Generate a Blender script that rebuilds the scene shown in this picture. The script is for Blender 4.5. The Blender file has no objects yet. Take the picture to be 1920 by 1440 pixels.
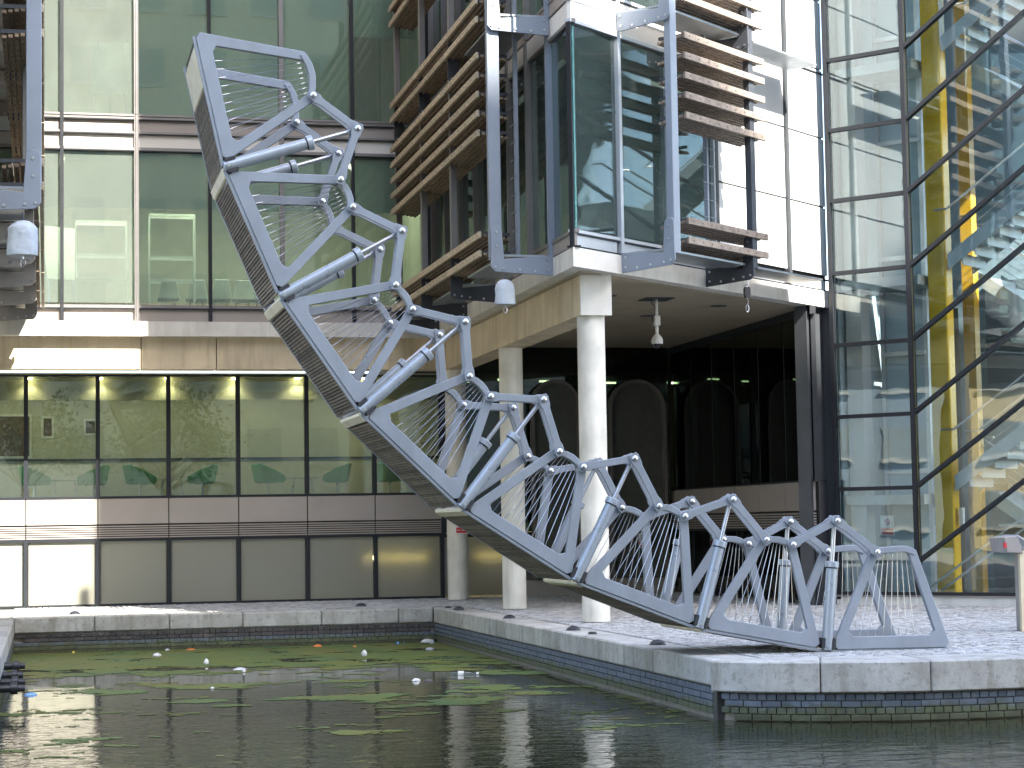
import bpy, bmesh, math, random
import numpy as np
from mathutils import Vector, Matrix, noise as mnoise
random.seed(7); RNG = np.random.default_rng(5)
sc = bpy.context.scene
col = sc.collection

# ------------------------------------------------------------------ camera
# camera solved from the vanishing points of the facade and the quay
FPX, EYE = 3750.0, 1.55
def _n(a): return a / np.linalg.norm(a)
_Yc = _n(np.array([85 - 960.0, 1000 - 720.0, FPX]))
_up = _n(np.cross(np.array([1, -0.0165, 0]), _Yc)); _up = -_up if _up[1] > 0 else _up
_Xc = _n(np.cross(_Yc, _up)); _Xc = -_Xc if _Xc[0] < 0 else _Xc
RW = np.stack([_Xc, _Yc, _up])
CAMP = np.array([0, 0, EYE])
def on_y(px, py, Y):
    r = RW @ np.array([px - 960, py - 720, FPX]); return CAMP + r * (Y / r[1])
def on_z(px, py, Z):
    r = RW @ np.array([px - 960, py - 720, FPX]); return CAMP + r * ((Z - EYE) / r[2])
cd = bpy.data.cameras.new('camera'); cam = bpy.data.objects.new('camera', cd); col.objects.link(cam)
cd.sensor_width = 36; cd.sensor_fit = 'HORIZONTAL'; cd.lens = FPX / 1920 * 36
cd.clip_start = 0.1; cd.clip_end = 2000
cam.matrix_world = Matrix([[RW[i][0], -RW[i][1], -RW[i][2], CAMP[i]] for i in range(3)] + [[0, 0, 0, 1]])
sc.camera = cam

# ------------------------------------------------------------------ light
SUN_EL, SUN_AZ = math.radians(45), math.radians(27)      # azimuth: from behind the camera towards the right
tosun = Vector((math.sin(SUN_AZ) * math.cos(SUN_EL), -math.cos(SUN_AZ) * math.cos(SUN_EL), math.sin(SUN_EL)))
w = bpy.data.worlds.new('World'); sc.world = w; w.use_nodes = True
nt = w.node_tree; bg = nt.nodes['Background']
sky = nt.nodes.new('ShaderNodeTexSky'); sky.sky_type = 'NISHITA'; sky.sun_disc = False
sky.sun_elevation = SUN_EL; sky.sun_rotation = math.pi - SUN_AZ
sky.air_density = 1.0; sky.dust_density = 1.8; sky.ozone_density = 1.0
nt.links.new(sky.outputs[0], bg.inputs[0]); bg.inputs[1].default_value = 0.15
sd = bpy.data.lights.new('sun', 'SUN'); so = bpy.data.objects.new('sun', sd); col.objects.link(so)
sd.energy = 5.0; sd.angle = math.radians(0.53); sd.color = (1.0, 0.94, 0.85)
so.rotation_euler = tosun.to_track_quat('Z', 'Y').to_euler()
vs = sc.view_settings; vs.view_transform = 'Standard'; vs.look = 'None'; vs.exposure = 2.6; vs.gamma = 1; vs.use_curve_mapping = False
sc.cycles.max_bounces = 10; sc.cycles.transparent_max_bounces = 24; sc.cycles.diffuse_bounces = 4
sc.cycles.glossy_bounces = 5; sc.cycles.transmission_bounces = 6
sc.cycles.caustics_reflective = False; sc.cycles.caustics_refractive = False
sc.cycles.sample_clamp_indirect = 6; sc.cycles.use_denoising = True

# ------------------------------------------------------------------ materials
M = {}
def ramp(nt, fac, cols):
    r = nt.nodes.new('ShaderNodeValToRGB'); e = r.color_ramp.elements
    while len(e) < len(cols): e.new(0.5)
    for el, (p, c) in zip(e, cols): el.position = p; el.color = (*c, 1)
    nt.links.new(fac, r.inputs[0]); return r.outputs[0]
def mul(c, k): return tuple(min(1, max(0, x * k)) for x in c)
def coord(nt, kind='Object', scale=(1, 1, 1)):
    if kind == 'World':
        g = nt.nodes.new('ShaderNodeNewGeometry'); o = g.outputs['Position']
    else:
        t = nt.nodes.new('ShaderNodeTexCoord'); o = t.outputs[kind]
    m = nt.nodes.new('ShaderNodeMapping'); m.inputs['Scale'].default_value = scale
    nt.links.new(o, m.inputs[0]); return m.outputs[0]
def noise(nt, vec, scale, detail=4, rough=0.55, dist=0):
    n = nt.nodes.new('ShaderNodeTexNoise'); n.inputs['Scale'].default_value = scale
    n.inputs['Detail'].default_value = detail; n.inputs['Roughness'].default_value = rough
    n.inputs['Distortion'].default_value = dist
    nt.links.new(vec, n.inputs['Vector']); return n.outputs['Fac']
def mixc(nt, fac, a, b, mode='MIX'):
    m = nt.nodes.new('ShaderNodeMix'); m.data_type = 'RGBA'; m.blend_type = mode
    for sock, v in ((m.inputs['Factor'], fac), (m.inputs['A'], a), (m.inputs['B'], b)):
        if hasattr(v, 'is_output'): nt.links.new(v, sock)
        else: sock.default_value = v if isinstance(v, (int, float)) else (*v, 1)
    return m.outputs['Result']
def bumpn(nt, h, strength, dist):
    b = nt.nodes.new('ShaderNodeBump'); b.inputs['Strength'].default_value = strength
    b.inputs['Distance'].default_value = dist; nt.links.new(h, b.inputs['Height']); return b.outputs[0]
def mat(name, c, rough=0.6, metal=0.0, var=0.12, scale=3.0, bump=0.0, bscale=40, bdist=0.004, stain=0.0,
        stain_c=None, rnd=0.0, spec=0.5, vec='World', stretch=(1, 1, 1), coat=0):
    m = bpy.data.materials.new(name); m.use_nodes = True; nt = m.node_tree; p = nt.nodes['Principled BSDF']
    v = coord(nt, vec, stretch)
    colr = ramp(nt, noise(nt, v, scale), [(0.3, mul(c, 1 - var)), (0.7, mul(c, 1 + var))])
    if stain > 0:     # vertical run-off streaks
        vv = coord(nt, 'World', (2.6, 2.6, 0.35))
        f = ramp(nt, noise(nt, vv, 1.6, 6, 0.65), [(0.48, (0, 0, 0)), (0.72, (stain,) * 3)])
        colr = mixc(nt, f, colr, stain_c or mul(c, 0.45))
    if rnd > 0:
        oi = nt.nodes.new('ShaderNodeObjectInfo')
        f = ramp(nt, oi.outputs['Random'], [(0, (1 - rnd,) * 3), (1, (1 + rnd,) * 3)])
        colr = mixc(nt, 1.0, colr, f, 'MULTIPLY')
    nt.links.new(colr, p.inputs['Base Color'])
    p.inputs['Roughness'].default_value = rough; p.inputs['Metallic'].default_value = metal
    p.inputs['Specular IOR Level'].default_value = spec; p.inputs['Coat Weight'].default_value = coat
    rr = ramp(nt, noise(nt, v, scale * 2.3), [(0.3, (max(0.02, rough * 0.85),) * 3), (0.7, (min(1, rough * 1.15),) * 3)])
    nt.links.new(rr, p.inputs['Roughness'])
    if bump > 0:
        nt.links.new(bumpn(nt, noise(nt, coord(nt, vec, stretch), bscale, 5), bump, bdist), p.inputs['Normal'])
    M[name] = m; return m
def glass(name, tint, ior=1.8, wob=0.0, wscale=1.2, rough=0.0, dust_haze=0.0, dust_haze_c=(0.62, 0.70, 0.62)):
    m = bpy.data.materials.new(name); m.use_nodes = True; nt = m.node_tree
    nt.nodes.remove(nt.nodes['Principled BSDF']); out = nt.nodes['Material Output']
    t = nt.nodes.new('ShaderNodeBsdfTransparent'); t.inputs[0].default_value = (*tint, 1)
    g = nt.nodes.new('ShaderNodeBsdfGlossy'); g.inputs['Roughness'].default_value = rough; g.inputs[0].default_value = (0.95, 0.98, 0.97, 1)
    fr = nt.nodes.new('ShaderNodeFresnel'); fr.inputs[0].default_value = ior
    mx = nt.nodes.new('ShaderNodeMixShader')
    nt.links.new(fr.outputs[0], mx.inputs[0]); nt.links.new(t.outputs[0], mx.inputs[1]); nt.links.new(g.outputs[0], mx.inputs[2])
    last = mx.outputs[0]
    if dust_haze > 0:      # thin dusty film with frit, its pale haze mixed in to brighten the panes
        df = nt.nodes.new('ShaderNodeBsdfDiffuse'); df.inputs[0].default_value = (*dust_haze_c, 1)
        m2 = nt.nodes.new('ShaderNodeMixShader')
        v = coord(nt, 'World', (1, 1, .5))
        nt.links.new(ramp(nt, noise(nt, v, 2.2, 6, .65), [(.3, (dust_haze * .85,) * 3), (.75, (dust_haze * 1.15,) * 3)]), m2.inputs[0])
        nt.links.new(mx.outputs[0], m2.inputs[1]); nt.links.new(df.outputs[0], m2.inputs[2]); last = m2.outputs[0]
    nt.links.new(last, out.inputs[0])
    if wob > 0:
        nt.links.new(bumpn(nt, noise(nt, coord(nt, 'World', (1, 1, 1)), wscale, 2), 1.0, wob), g.inputs['Normal'])
    M[name] = m; return m
def emit(name, c, s):
    m = bpy.data.materials.new(name); m.use_nodes = True; nt = m.node_tree; p = nt.nodes['Principled BSDF']
    p.inputs['Base Color'].default_value = (*c, 1); p.inputs['Emission Color'].default_value = (*c, 1); p.inputs['Emission Strength'].default_value = s
    M[name] = m; return m

mat('bridge_paint', (0.225, 0.25, 0.285), 0.38, 0, 0.09, 2.5, 0.08, 90, 0.001, stain=.28, stain_c=(.13, .135, .14))
mat('cylinder_paint', (0.30, 0.335, 0.375), 0.3, 0.25, 0.08, 3, stain=.2, stain_c=(.16, .165, .17))
mat('steel', (0.50, 0.50, 0.52), 0.3, 1.0, 0.08)
mat('brushed_steel', (0.55, 0.57, 0.6), 0.32, 1.0, 0.08)
mat('cream_plate', (0.66, 0.6, 0.44), 0.5, 0, 0.1, 6)
mat('black_rubber', (0.02, 0.02, 0.022), 0.6)
mat('deck_wood', (0.15, 0.125, 0.095), 0.75, 0, 0.4, 9, 0.3, 40, 0.003, rnd=0.35)
mat('dark_backing', (0.03, 0.028, 0.026), 0.8)
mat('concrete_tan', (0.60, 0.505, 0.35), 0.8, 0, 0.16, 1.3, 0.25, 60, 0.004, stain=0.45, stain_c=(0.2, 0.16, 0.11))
mat('concrete_pale', (0.64, 0.62, 0.565), 0.8, 0, 0.12, 1.7, 0.25, 60, 0.004, stain=0.35, stain_c=(0.3, 0.27, 0.22))
mat('column_concrete', (0.66, 0.635, 0.56), 0.8, 0, 0.14, 2.2, 0.4, 55, 0.004, stain=0.35, stain_c=(0.32, 0.27, 0.19))
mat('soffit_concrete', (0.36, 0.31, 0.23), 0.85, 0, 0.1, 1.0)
mat('mullion_grey', (0.24, 0.225, 0.215), 0.35, 0.4, 0.06)
mat('mullion_dark', (0.016, 0.018, 0.022), 0.45, 0, 0.05, spec=.3)
mat('panel_taupe', (0.33, 0.295, 0.265), 0.5, 0.1, 0.05, 1.2)
mat('arch_grey', (0.13, 0.12, 0.11), 0.6)
mat('panel_white', (0.68, 0.66, 0.61), 0.5, 0, 0.04, 1.2)
mat('panel_metal', (0.5, 0.53, 0.56), 0.32, 0.35, 0.04)
mat('rainscreen_white', (0.52, 0.535, 0.54), 0.34, 0.15, 0.05, 0.8)
mat('pier_grey', (0.055, 0.06, 0.066), 0.45, 0.2)
mat('mast_paint', (0.225, 0.255, 0.30), 0.4, 0.1, 0.05)
mat('bracket_dark', (0.05, 0.055, 0.065), 0.45, 0.2)
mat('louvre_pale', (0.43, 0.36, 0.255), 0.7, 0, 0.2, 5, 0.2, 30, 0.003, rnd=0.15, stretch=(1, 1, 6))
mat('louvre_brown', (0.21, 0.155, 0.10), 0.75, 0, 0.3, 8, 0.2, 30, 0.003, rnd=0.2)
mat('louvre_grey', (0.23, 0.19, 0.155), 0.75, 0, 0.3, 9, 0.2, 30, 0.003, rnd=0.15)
mat('grating', (0.30, 0.33, 0.36), 0.4, 0.6)
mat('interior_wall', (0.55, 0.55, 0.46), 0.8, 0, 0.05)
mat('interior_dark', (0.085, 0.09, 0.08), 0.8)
mat('interior_teal', (0.32, 0.42, 0.42), 0.7)
mat('interior_floor', (0.12, 0.115, 0.09), 0.6)
mat('interior_ceiling', (0.5, 0.5, 0.42), 0.8)
mat('blind', (0.72, 0.78, 0.68), 0.85, 0, 0.04, 1.0)
mat('tower_inner', (0.29, 0.385, 0.435), 0.6, 0, 0.08, 0.8)
mat('tower_inner_dark', (0.13, 0.15, 0.165), 0.6)
mat('stair_metal', (0.44, 0.49, 0.51), 0.45, 0.2, 0.08)
mat('yellow_paint', (0.85, 0.51, 0.012), 0.3, 0, 0.05, coat=0.3)
mat('amber_paint', (0.50, 0.28, 0.012), 0.35, 0, 0.08)
mat('green_fabric', (0.06, 0.36, 0.09), 0.8, 0, 0.15, 20)
mat('white_plastic', (0.7, 0.72, 0.68), 0.4)
mat('white_board', (0.75, 0.76, 0.74), 0.5)
mat('orange_fabric', (0.55, 0.26, 0.05), 0.7)
mat('picture_dark', (0.10, 0.06, 0.04), 0.6, 0, 0.5, 8)
mat('bag_grey', (0.42, 0.47, 0.52), 0.55, 0, 0.1, 12, 0.5, 12, 0.02)
mat('sign_white', (0.75, 0.74, 0.72), 0.5)
mat('sign_red', (0.50, 0.02, 0.03), 0.5)
mat('stand_taupe', (0.27, 0.25, 0.235), 0.5)
mat('stand_cream', (0.60, 0.52, 0.36), 0.6)
mat('camera_white', (0.68, 0.67, 0.62), 0.4)
mat('dome_black', (0.015, 0.015, 0.018), 0.08)
mat('stud_black', (0.025, 0.027, 0.035), 0.4)
mat('litter_white', (0.6, 0.6, 0.59), 0.4, 0, 0.1, 20)
mat('litter_orange', (0.7, 0.2, 0.04), 0.5)
mat('litter_blue', (0.15, 0.32, 0.6), 0.4)
mat('litter_dark', (0.05, 0.045, 0.045), 0.5)
mat('litter_grey', (0.4, 0.41, 0.43), 0.5)
mat('litter_yellow', (0.75, 0.6, 0.05), 0.5)
mat('far_cream', (0.60, 0.48, 0.28), 0.8, 0, 0.1)
mat('far_brick', (0.56, 0.48, 0.35), 0.85, 0, 0.15)
mat('far_grey', (0.20, 0.235, 0.255), 0.6, 0, 0.1)
mat('far_stone', (0.45, 0.42, 0.36), 0.8)
mat('far_glass', (0.22, 0.235, 0.22), 0.25)
mat('bark', (0.10, 0.075, 0.05), 0.9, 0, 0.3, 12)
mat('leaf', (0.065, 0.10, 0.022), 0.6, 0, 0.4, 6)
glass('glass_green', (0.82, 0.93, 0.84), 1.75, 0.001, 1.0, dust_haze=.11)
glass('glass_low', (0.82, 0.88, 0.80), 1.8, 0.001, 1.0, dust_haze=.03)
glass('glass_dark', (0.30, 0.40, 0.34), 1.6, 0.001, 1.0)
glass('glass_bay', (0.60, 0.78, 0.76), 2.1, 0.0012, 1.0, dust_haze=.05, dust_haze_c=(.5, .68, .66))
glass('glass_tower', (0.92, 0.97, 0.975), 1.72, 0.0025, .8)
glass('clear_plastic', (0.85, 0.9, 0.92), 1.5)
emit('lamp_warm', (1.0, 0.85, 0.45), 6.0)
emit('lamp_tube', (1.0, 0.86, 0.5), 9.0)
emit('lamp_small', (1.0, 0.9, 0.6), 2.5)

def frosted():
    m = bpy.data.materials.new('frosted_glass'); m.use_nodes = True; nt = m.node_tree
    nt.nodes.remove(nt.nodes['Principled BSDF']); out = nt.nodes['Material Output']
    d = nt.nodes.new('ShaderNodeBsdfDiffuse'); d.inputs[0].default_value = (0.40, 0.395, 0.32, 1)
    t = nt.nodes.new('ShaderNodeBsdfTranslucent'); t.inputs[0].default_value = (0.5, 0.48, 0.33, 1)
    g = nt.nodes.new('ShaderNodeBsdfGlossy'); g.inputs['Roughness'].default_value = 0.06
    a = nt.nodes.new('ShaderNodeMixShader'); a.inputs[0].default_value = 0.45
    fr = nt.nodes.new('ShaderNodeFresnel'); fr.inputs[0].default_value = 1.5
    b = nt.nodes.new('ShaderNodeMixShader')
    nt.links.new(d.outputs[0], a.inputs[1]); nt.links.new(t.outputs[0], a.inputs[2])
    nt.links.new(fr.outputs[0], b.inputs[0]); nt.links.new(a.outputs[0], b.inputs[1]); nt.links.new(g.outputs[0], b.inputs[2])
    nt.links.new(b.outputs[0], out.inputs[0]); M['frosted_glass'] = m
frosted()

def stone_mats():
    # coping stone: pale weathered concrete, darker pits, algae tint low on the face
    m = bpy.data.materials.new('coping_stone'); m.use_nodes = True; nt = m.node_tree; p = nt.nodes['Principled BSDF']
    v = coord(nt, 'World')
    c = ramp(nt, noise(nt, v, 2.2, 6, 0.6), [(0.3, (0.30, 0.29, 0.265)), (0.7, (0.47, 0.465, 0.44))])
    c = mixc(nt, ramp(nt, noise(nt, v, 14, 6, 0.7), [(0.52, (0, 0, 0)), (0.72, (0.85,) * 3)]), c, (0.17, 0.165, 0.145))
    vv = coord(nt, 'World', (3.2, 3.2, 0.5))
    c = mixc(nt, ramp(nt, noise(nt, vv, 1.5, 6, 0.7), [(0.5, (0, 0, 0)), (0.72, (0.7,) * 3)]), c, (0.16, 0.15, 0.105))
    oi = nt.nodes.new('ShaderNodeObjectInfo')
    c = mixc(nt, 1.0, c, ramp(nt, oi.outputs['Random'], [(0, (0.86,) * 3), (1, (1.12,) * 3)]), 'MULTIPLY')
    nt.links.new(c, p.inputs['Base Color']); p.inputs['Roughness'].default_value = 0.85
    nt.links.new(bumpn(nt, noise(nt, v, 22, 8, 0.7), 0.5, 0.012), p.inputs['Normal']); M['coping_stone'] = m
    # brick with moss by height above the water line
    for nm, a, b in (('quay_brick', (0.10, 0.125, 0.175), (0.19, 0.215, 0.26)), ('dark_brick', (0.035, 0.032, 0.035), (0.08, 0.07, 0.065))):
        m = bpy.data.materials.new(nm); m.use_nodes = True; nt = m.node_tree; p = nt.nodes['Principled BSDF']
        v = coord(nt, 'World')
        oi = nt.nodes.new('ShaderNodeObjectInfo')
        c = ramp(nt, noise(nt, v, 7, 5, 0.7), [(0.3, a), (0.75, b)])
        c = mixc(nt, 1.0, c, ramp(nt, oi.outputs['Random'], [(0, (0.65,) * 3), (1, (1.3,) * 3)]), 'MULTIPLY')
        g = nt.nodes.new('ShaderNodeNewGeometry'); sx = nt.nodes.new('ShaderNodeSeparateXYZ'); nt.links.new(g.outputs['Position'], sx.inputs[0])
        ad = nt.nodes.new('ShaderNodeMath'); ad.operation = 'MULTIPLY_ADD'; ad.inputs[1].default_value = 0.22; nt.links.new(noise(nt, v, 3.5, 5, 0.7), ad.inputs[0]); nt.links.new(sx.outputs['Z'], ad.inputs[2])
        mr = nt.nodes.new('ShaderNodeMapRange'); mr.inputs['From Min'].default_value = -0.34; mr.inputs['From Max'].default_value = -0.42
        nt.links.new(ad.outputs[0], mr.inputs['Value'])
        moss = ramp(nt, noise(nt, v, 9, 5, 0.7), [(0.3, (0.042, 0.048, 0.018)), (0.7, (0.105, 0.12, 0.038))])
        mf = mixc(nt, 1.0, (0.85, 0.85, 0.85), mr.outputs['Result'], 'MULTIPLY')
        c = mixc(nt, mf, c, moss)
        mr2 = nt.nodes.new('ShaderNodeMapRange'); mr2.inputs['From Min'].default_value = -0.46; mr2.inputs['From Max'].default_value = -0.54
        nt.links.new(ad.outputs[0], mr2.inputs['Value'])
        c = mixc(nt, mixc(nt, 1.0, (0.75, 0.75, 0.75), mr2.outputs['Result'], 'MULTIPLY'), c, (0.045, 0.04, 0.018))
        nt.links.new(c, p.inputs['Base Color']); p.inputs['Roughness'].default_value = 0.7
        nt.links.new(bumpn(nt, noise(nt, v, 45, 5), 0.4, 0.006), p.inputs['Normal']); M[nm] = m
    mat('mortar', (0.24, 0.22, 0.18), 0.9, 0, 0.2, 6, 0.3, 50, 0.004)
    # setts
    m = bpy.data.materials.new('sett_stone'); m.use_nodes = True; nt = m.node_tree; p = nt.nodes['Principled BSDF']
    v = coord(nt, 'World')
    at = nt.nodes.new('ShaderNodeAttribute'); at.attribute_name = 'tone'
    c = ramp(nt, at.outputs['Fac'], [(0, (0.22, 0.22, 0.215)), (0.5, (0.37, 0.37, 0.365)), (1, (0.49, 0.49, 0.485))])
    c = mixc(nt, ramp(nt, noise(nt, v, 0.8, 5, 0.6), [(0.45, (0, 0, 0)), (0.75, (0.5,) * 3)]), c, (0.34, 0.32, 0.29))
    nt.links.new(c, p.inputs['Base Color']); p.inputs['Roughness'].default_value = 0.75
    nt.links.new(bumpn(nt, noise(nt, v, 60, 4), 0.5, 0.004), p.inputs['Normal']); M['sett_stone'] = m
    mat('sett_joint', (0.17, 0.165, 0.155), 0.9, 0, 0.2, 8)
    # water
    m = bpy.data.materials.new('basin_water'); m.use_nodes = True; nt = m.node_tree; p = nt.nodes['Principled BSDF']
    v = coord(nt, 'World')
    nt.links.new(ramp(nt, noise(nt, v, 0.5), [(0.3, (0.016, 0.020, 0.010)), (0.7, (0.034, 0.036, 0.016))]), p.inputs['Base Color'])
    p.inputs['Roughness'].default_value = 0.03; p.inputs['IOR'].default_value = 1.5
    # ripples run in from the open basin and die out in the sheltered inlet
    g = nt.nodes.new('ShaderNodeNewGeometry'); sx = nt.nodes.new('ShaderNodeSeparateXYZ'); nt.links.new(g.outputs['Position'], sx.inputs[0])
    mr = nt.nodes.new('ShaderNodeMapRange'); mr.inputs['From Min'].default_value = 30; mr.inputs['From Max'].default_value = 20
    mr.inputs['To Min'].default_value = 0.06; mr.inputs['To Max'].default_value = 1.0; nt.links.new(sx.outputs['Y'], mr.inputs['Value'])
    h1 = noise(nt, coord(nt, 'World', (0.8, 1.5, 1)), 3.2, 2, 0.5, 0.5); h2 = noise(nt, coord(nt, 'World', (.8, 1.6, 1)), 10, 2, 0.5)
    ad = nt.nodes.new('ShaderNodeMath'); ad.operation = 'MULTIPLY_ADD'; ad.inputs[1].default_value = 0.3; nt.links.new(h2, ad.inputs[0]); nt.links.new(h1, ad.inputs[2])
    ml = nt.nodes.new('ShaderNodeMath'); ml.operation = 'MULTIPLY'; nt.links.new(ad.outputs[0], ml.inputs[0]); nt.links.new(mr.outputs['Result'], ml.inputs[1])
    nt.links.new(bumpn(nt, ml.outputs[0], 1.0, 0.012), p.inputs['Normal']); M['basin_water'] = m
    m = bpy.data.materials.new('duckweed'); m.use_nodes = True; nt = m.node_tree; p = nt.nodes['Principled BSDF']
    v = coord(nt, 'World')
    c = ramp(nt, noise(nt, v, 1.1, 5, 0.6), [(0.30, (0.065, 0.125, 0.05)), (0.5, (0.095, 0.13, 0.028)), (0.68, (0.145, 0.13, 0.03))])
    c = mixc(nt, ramp(nt, noise(nt, v, 25, 3), [(0.45, (0, 0, 0)), (0.8, (0.6,) * 3)]), c, (0.06, 0.09, 0.02))
    nt.links.new(c, p.inputs['Base Color']); p.inputs['Roughness'].default_value = 0.6; M['duckweed'] = m
stone_mats()

# ------------------------------------------------------------------ mesh helpers
class MB:
    def __init__(s): s.v = []; s.f = []
    def add(s, vs, fs):
        o = len(s.v); s.v += [tuple(map(float, p)) for p in vs]; s.f += [tuple(i + o for i in f) for f in fs]; return s
    def hexa(s, p): return s.add(p, [(0, 3, 2, 1), (4, 5, 6, 7), (0, 1, 5, 4), (1, 2, 6, 5), (2, 3, 7, 6), (3, 0, 4, 7)])
    def box(s, x0, x1, y0, y1, z0, z1):
        return s.hexa([(x0, y0, z0), (x1, y0, z0), (x1, y1, z0), (x0, y1, z0), (x0, y0, z1), (x1, y0, z1), (x1, y1, z1), (x0, y1, z1)])
    def prism(s, poly, d):      # poly: list of 3-D points, d: extrusion vector
        n = len(poly); a = [Vector(p) for p in poly]; b = [p + Vector(d) for p in a]
        return s.add(a + b, [tuple(range(n - 1, -1, -1)), tuple(range(n, 2 * n))] + [(i, (i + 1) % n, n + (i + 1) % n, n + i) for i in range(n)])
    def rod(s, p0, p1, r, n=8, r1=None):
        p0, p1 = Vector(p0), Vector(p1); d = (p1 - p0).normalized(); a = d.orthogonal().normalized(); b = d.cross(a); r1 = r if r1 is None else r1
        ring = lambda c, q: [c + (a * math.cos(t) + b * math.sin(t)) * q for t in (2 * math.pi * k / n for k in range(n))]
        return s.add(ring(p0, r) + ring(p1, r1), [tuple(range(n - 1, -1, -1)), tuple(range(n, 2 * n))] + [(i, (i + 1) % n, n + (i + 1) % n, n + i) for i in range(n)])
    def lathe(s, o, ax, prof, n=12):   # prof: (distance along axis, radius)
        o, ax = Vector(o), Vector(ax).normalized(); a = ax.orthogonal().normalized(); b = ax.cross(a); vs = []; fs = []
        for h, r in prof:
            vs += [o + ax * h + (a * math.cos(t) + b * math.sin(t)) * r for t in (2 * math.pi * k / n for k in range(n))]
        for j in range(len(prof) - 1):
            fs += [(j * n + i, j * n + (i + 1) % n, (j + 1) * n + (i + 1) % n, (j + 1) * n + i) for i in range(n)]
        fs += [tuple(range(n - 1, -1, -1)), tuple(range((len(prof) - 1) * n, len(prof) * n))]
        return s.add(vs, fs)
    def path(s, pts, r, n=7):
        for a, b in zip(pts, pts[1:]): s.rod(a, b, r, n)
        return s
    def mesh(s, name, m=None, smooth=False, bevel=0):
        me = bpy.data.meshes.new(name); me.from_pydata(s.v, [], s.f)
        bm = bmesh.new(); bm.from_mesh(me); bmesh.ops.recalc_face_normals(bm, faces=bm.faces)
        if bevel: bmesh.ops.bevel(bm, geom=[e for e in bm.edges if e.is_manifold and e.calc_face_angle(0) > 0.5], offset=bevel, segments=1, affect='EDGES', clamp_overlap=True)
        bm.to_mesh(me); bm.free()
        if m: me.materials.append(M[m])
        if smooth:
            me.shade_smooth(); me.set_sharp_from_angle(angle=math.radians(40))
        return me
    def build(s, name, m, parent=None, **k): return obj(name, s.mesh(name, m, **k), parent)
def obj(name, me, parent=None, mw=None):
    o = bpy.data.objects.new(name, me); col.objects.link(o)
    if parent is not None: o.parent = parent
    if mw is not None: o.matrix_local = mw
    return o
def tag(o, label=None, cat=None, group=None, kind=None):
    for k, v in (('label', label), ('category', cat), ('group', group), ('kind', kind)):
        if v: o[k] = v
    return o
def thing(name, label, cat, loc=(0, 0, 0), rz=0, group=None):
    o = bpy.data.objects.new(name, None); col.objects.link(o); o.empty_display_size = 0.2
    o.location = loc; o.rotation_euler = (0, 0, rz); return tag(o, label, cat, group)
def copy_tree(o, parent=None):
    c = o.copy(); col.objects.link(c); c.parent = parent
    for ch in list(o.children): copy_tree(ch, c)
    return c
class Fr:     # wall frame: s along the wall, d outwards (towards the viewer), z up
    def __init__(f, O, ex, ey): f.O = Vector((*O, 0)); f.x = Vector((*ex, 0)).normalized(); f.y = Vector((*ey, 0)).normalized()
    def p(f, s, d, z): return f.O + f.x * s + f.y * d + Vector((0, 0, z))
    def box(f, mb, s0, s1, d0, d1, z0, z1):
        return mb.hexa([f.p(s0, d0, z0), f.p(s1, d0, z0), f.p(s1, d1, z0), f.p(s0, d1, z0), f.p(s0, d0, z1), f.p(s1, d0, z1), f.p(s1, d1, z1), f.p(s0, d1, z1)])
    def part(f, name, m, parent, s0, s1, d0, d1, z0, z1, **k): return f.box(MB(), s0, s1, d0, d1, z0, z1).build(name, m, parent, **k)

WATER = -0.66
# ------------------------------------------------------------------ ground, quays, water
XR, XL, YBK, YFR = 7.33, -0.58, 38.2, 20.85      # inlet: right, left, back edges; basin front edge
tag(MB().box(-400, 400, -400, 500, -2.4, -2.2).build('ground', 'sett_joint'), kind='structure')
tag(MB().add([(-300, 0.9, WATER), (300, 0.9, WATER), (300, 40, WATER), (-300, 40, WATER)], [(0, 1, 2, 3)]).build('water', 'basin_water'), kind='structure')
# the basin front bows out in plan at the bridge landing
_fp = [(7.30, 21.50), (7.75, 21.12), (8.40, 20.80), (9.40, 20.52), (10.70, 20.50), (12.0, 20.56), (14.5, 20.62), (40, 20.62)]
def _cr(i, t):
    g = lambda k: np.array(_fp[max(0, min(len(_fp) - 1, k))]); a, b, c, d = g(i - 1), g(i), g(i + 1), g(i + 2)
    return .5 * ((2 * b) + (c - a) * t + (2 * a - 5 * b + 4 * c - d) * t * t + (3 * b - a - 3 * c + d) * t ** 3)
FRONT = [_cr(i, k / 12) for i in range(len(_fp) - 2) for k in range(12)] + [np.array(_fp[-2]), np.array(_fp[-1])]
FARC = np.concatenate([[0], np.cumsum([np.linalg.norm(b - a) for a, b in zip(FRONT, FRONT[1:])])])
def front_at(s_):
    i = int(np.searchsorted(FARC, s_, 'right') - 1); i = max(0, min(len(FRONT) - 2, i)); d = FRONT[i + 1] - FRONT[i]; l = np.linalg.norm(d)
    return FRONT[i] + d / l * (s_ - FARC[i]), d / l
def front_y(x): return float(np.interp(x, [p[0] for p in FRONT], [p[1] for p in FRONT]))
quay = MB()
quay.prism([(XR + .06, 21.62, -2.3)] + [(p[0], p[1] + .14, -2.3) for p in FRONT if p[0] > XR + .10] + [(300, 20.76, -2.3), (300, 300, -2.3), (XR + .05, 300, -2.3)], (0, 0, 2.285))
quay.prism([(XL, YBK + .05, -2.3), (XR + .04, YBK + .05, -2.3), (XR + .04, 300, -2.3), (XL, 300, -2.3)], (0, 0, 2.284))
quay.prism([(-300, 19.2, -2.3), (XL - .06, 19.2, -2.3), (XL - .06, 300, -2.3), (-300, 300, -2.3)], (0, 0, 2.283))
quay = tag(quay.build('quay', 'sett_joint'), kind='structure')
tag(MB().box(-300, 300, -300, 0.9, -2.3, 0).build('near_quay', 'concrete_pale'), kind='structure')

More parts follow.
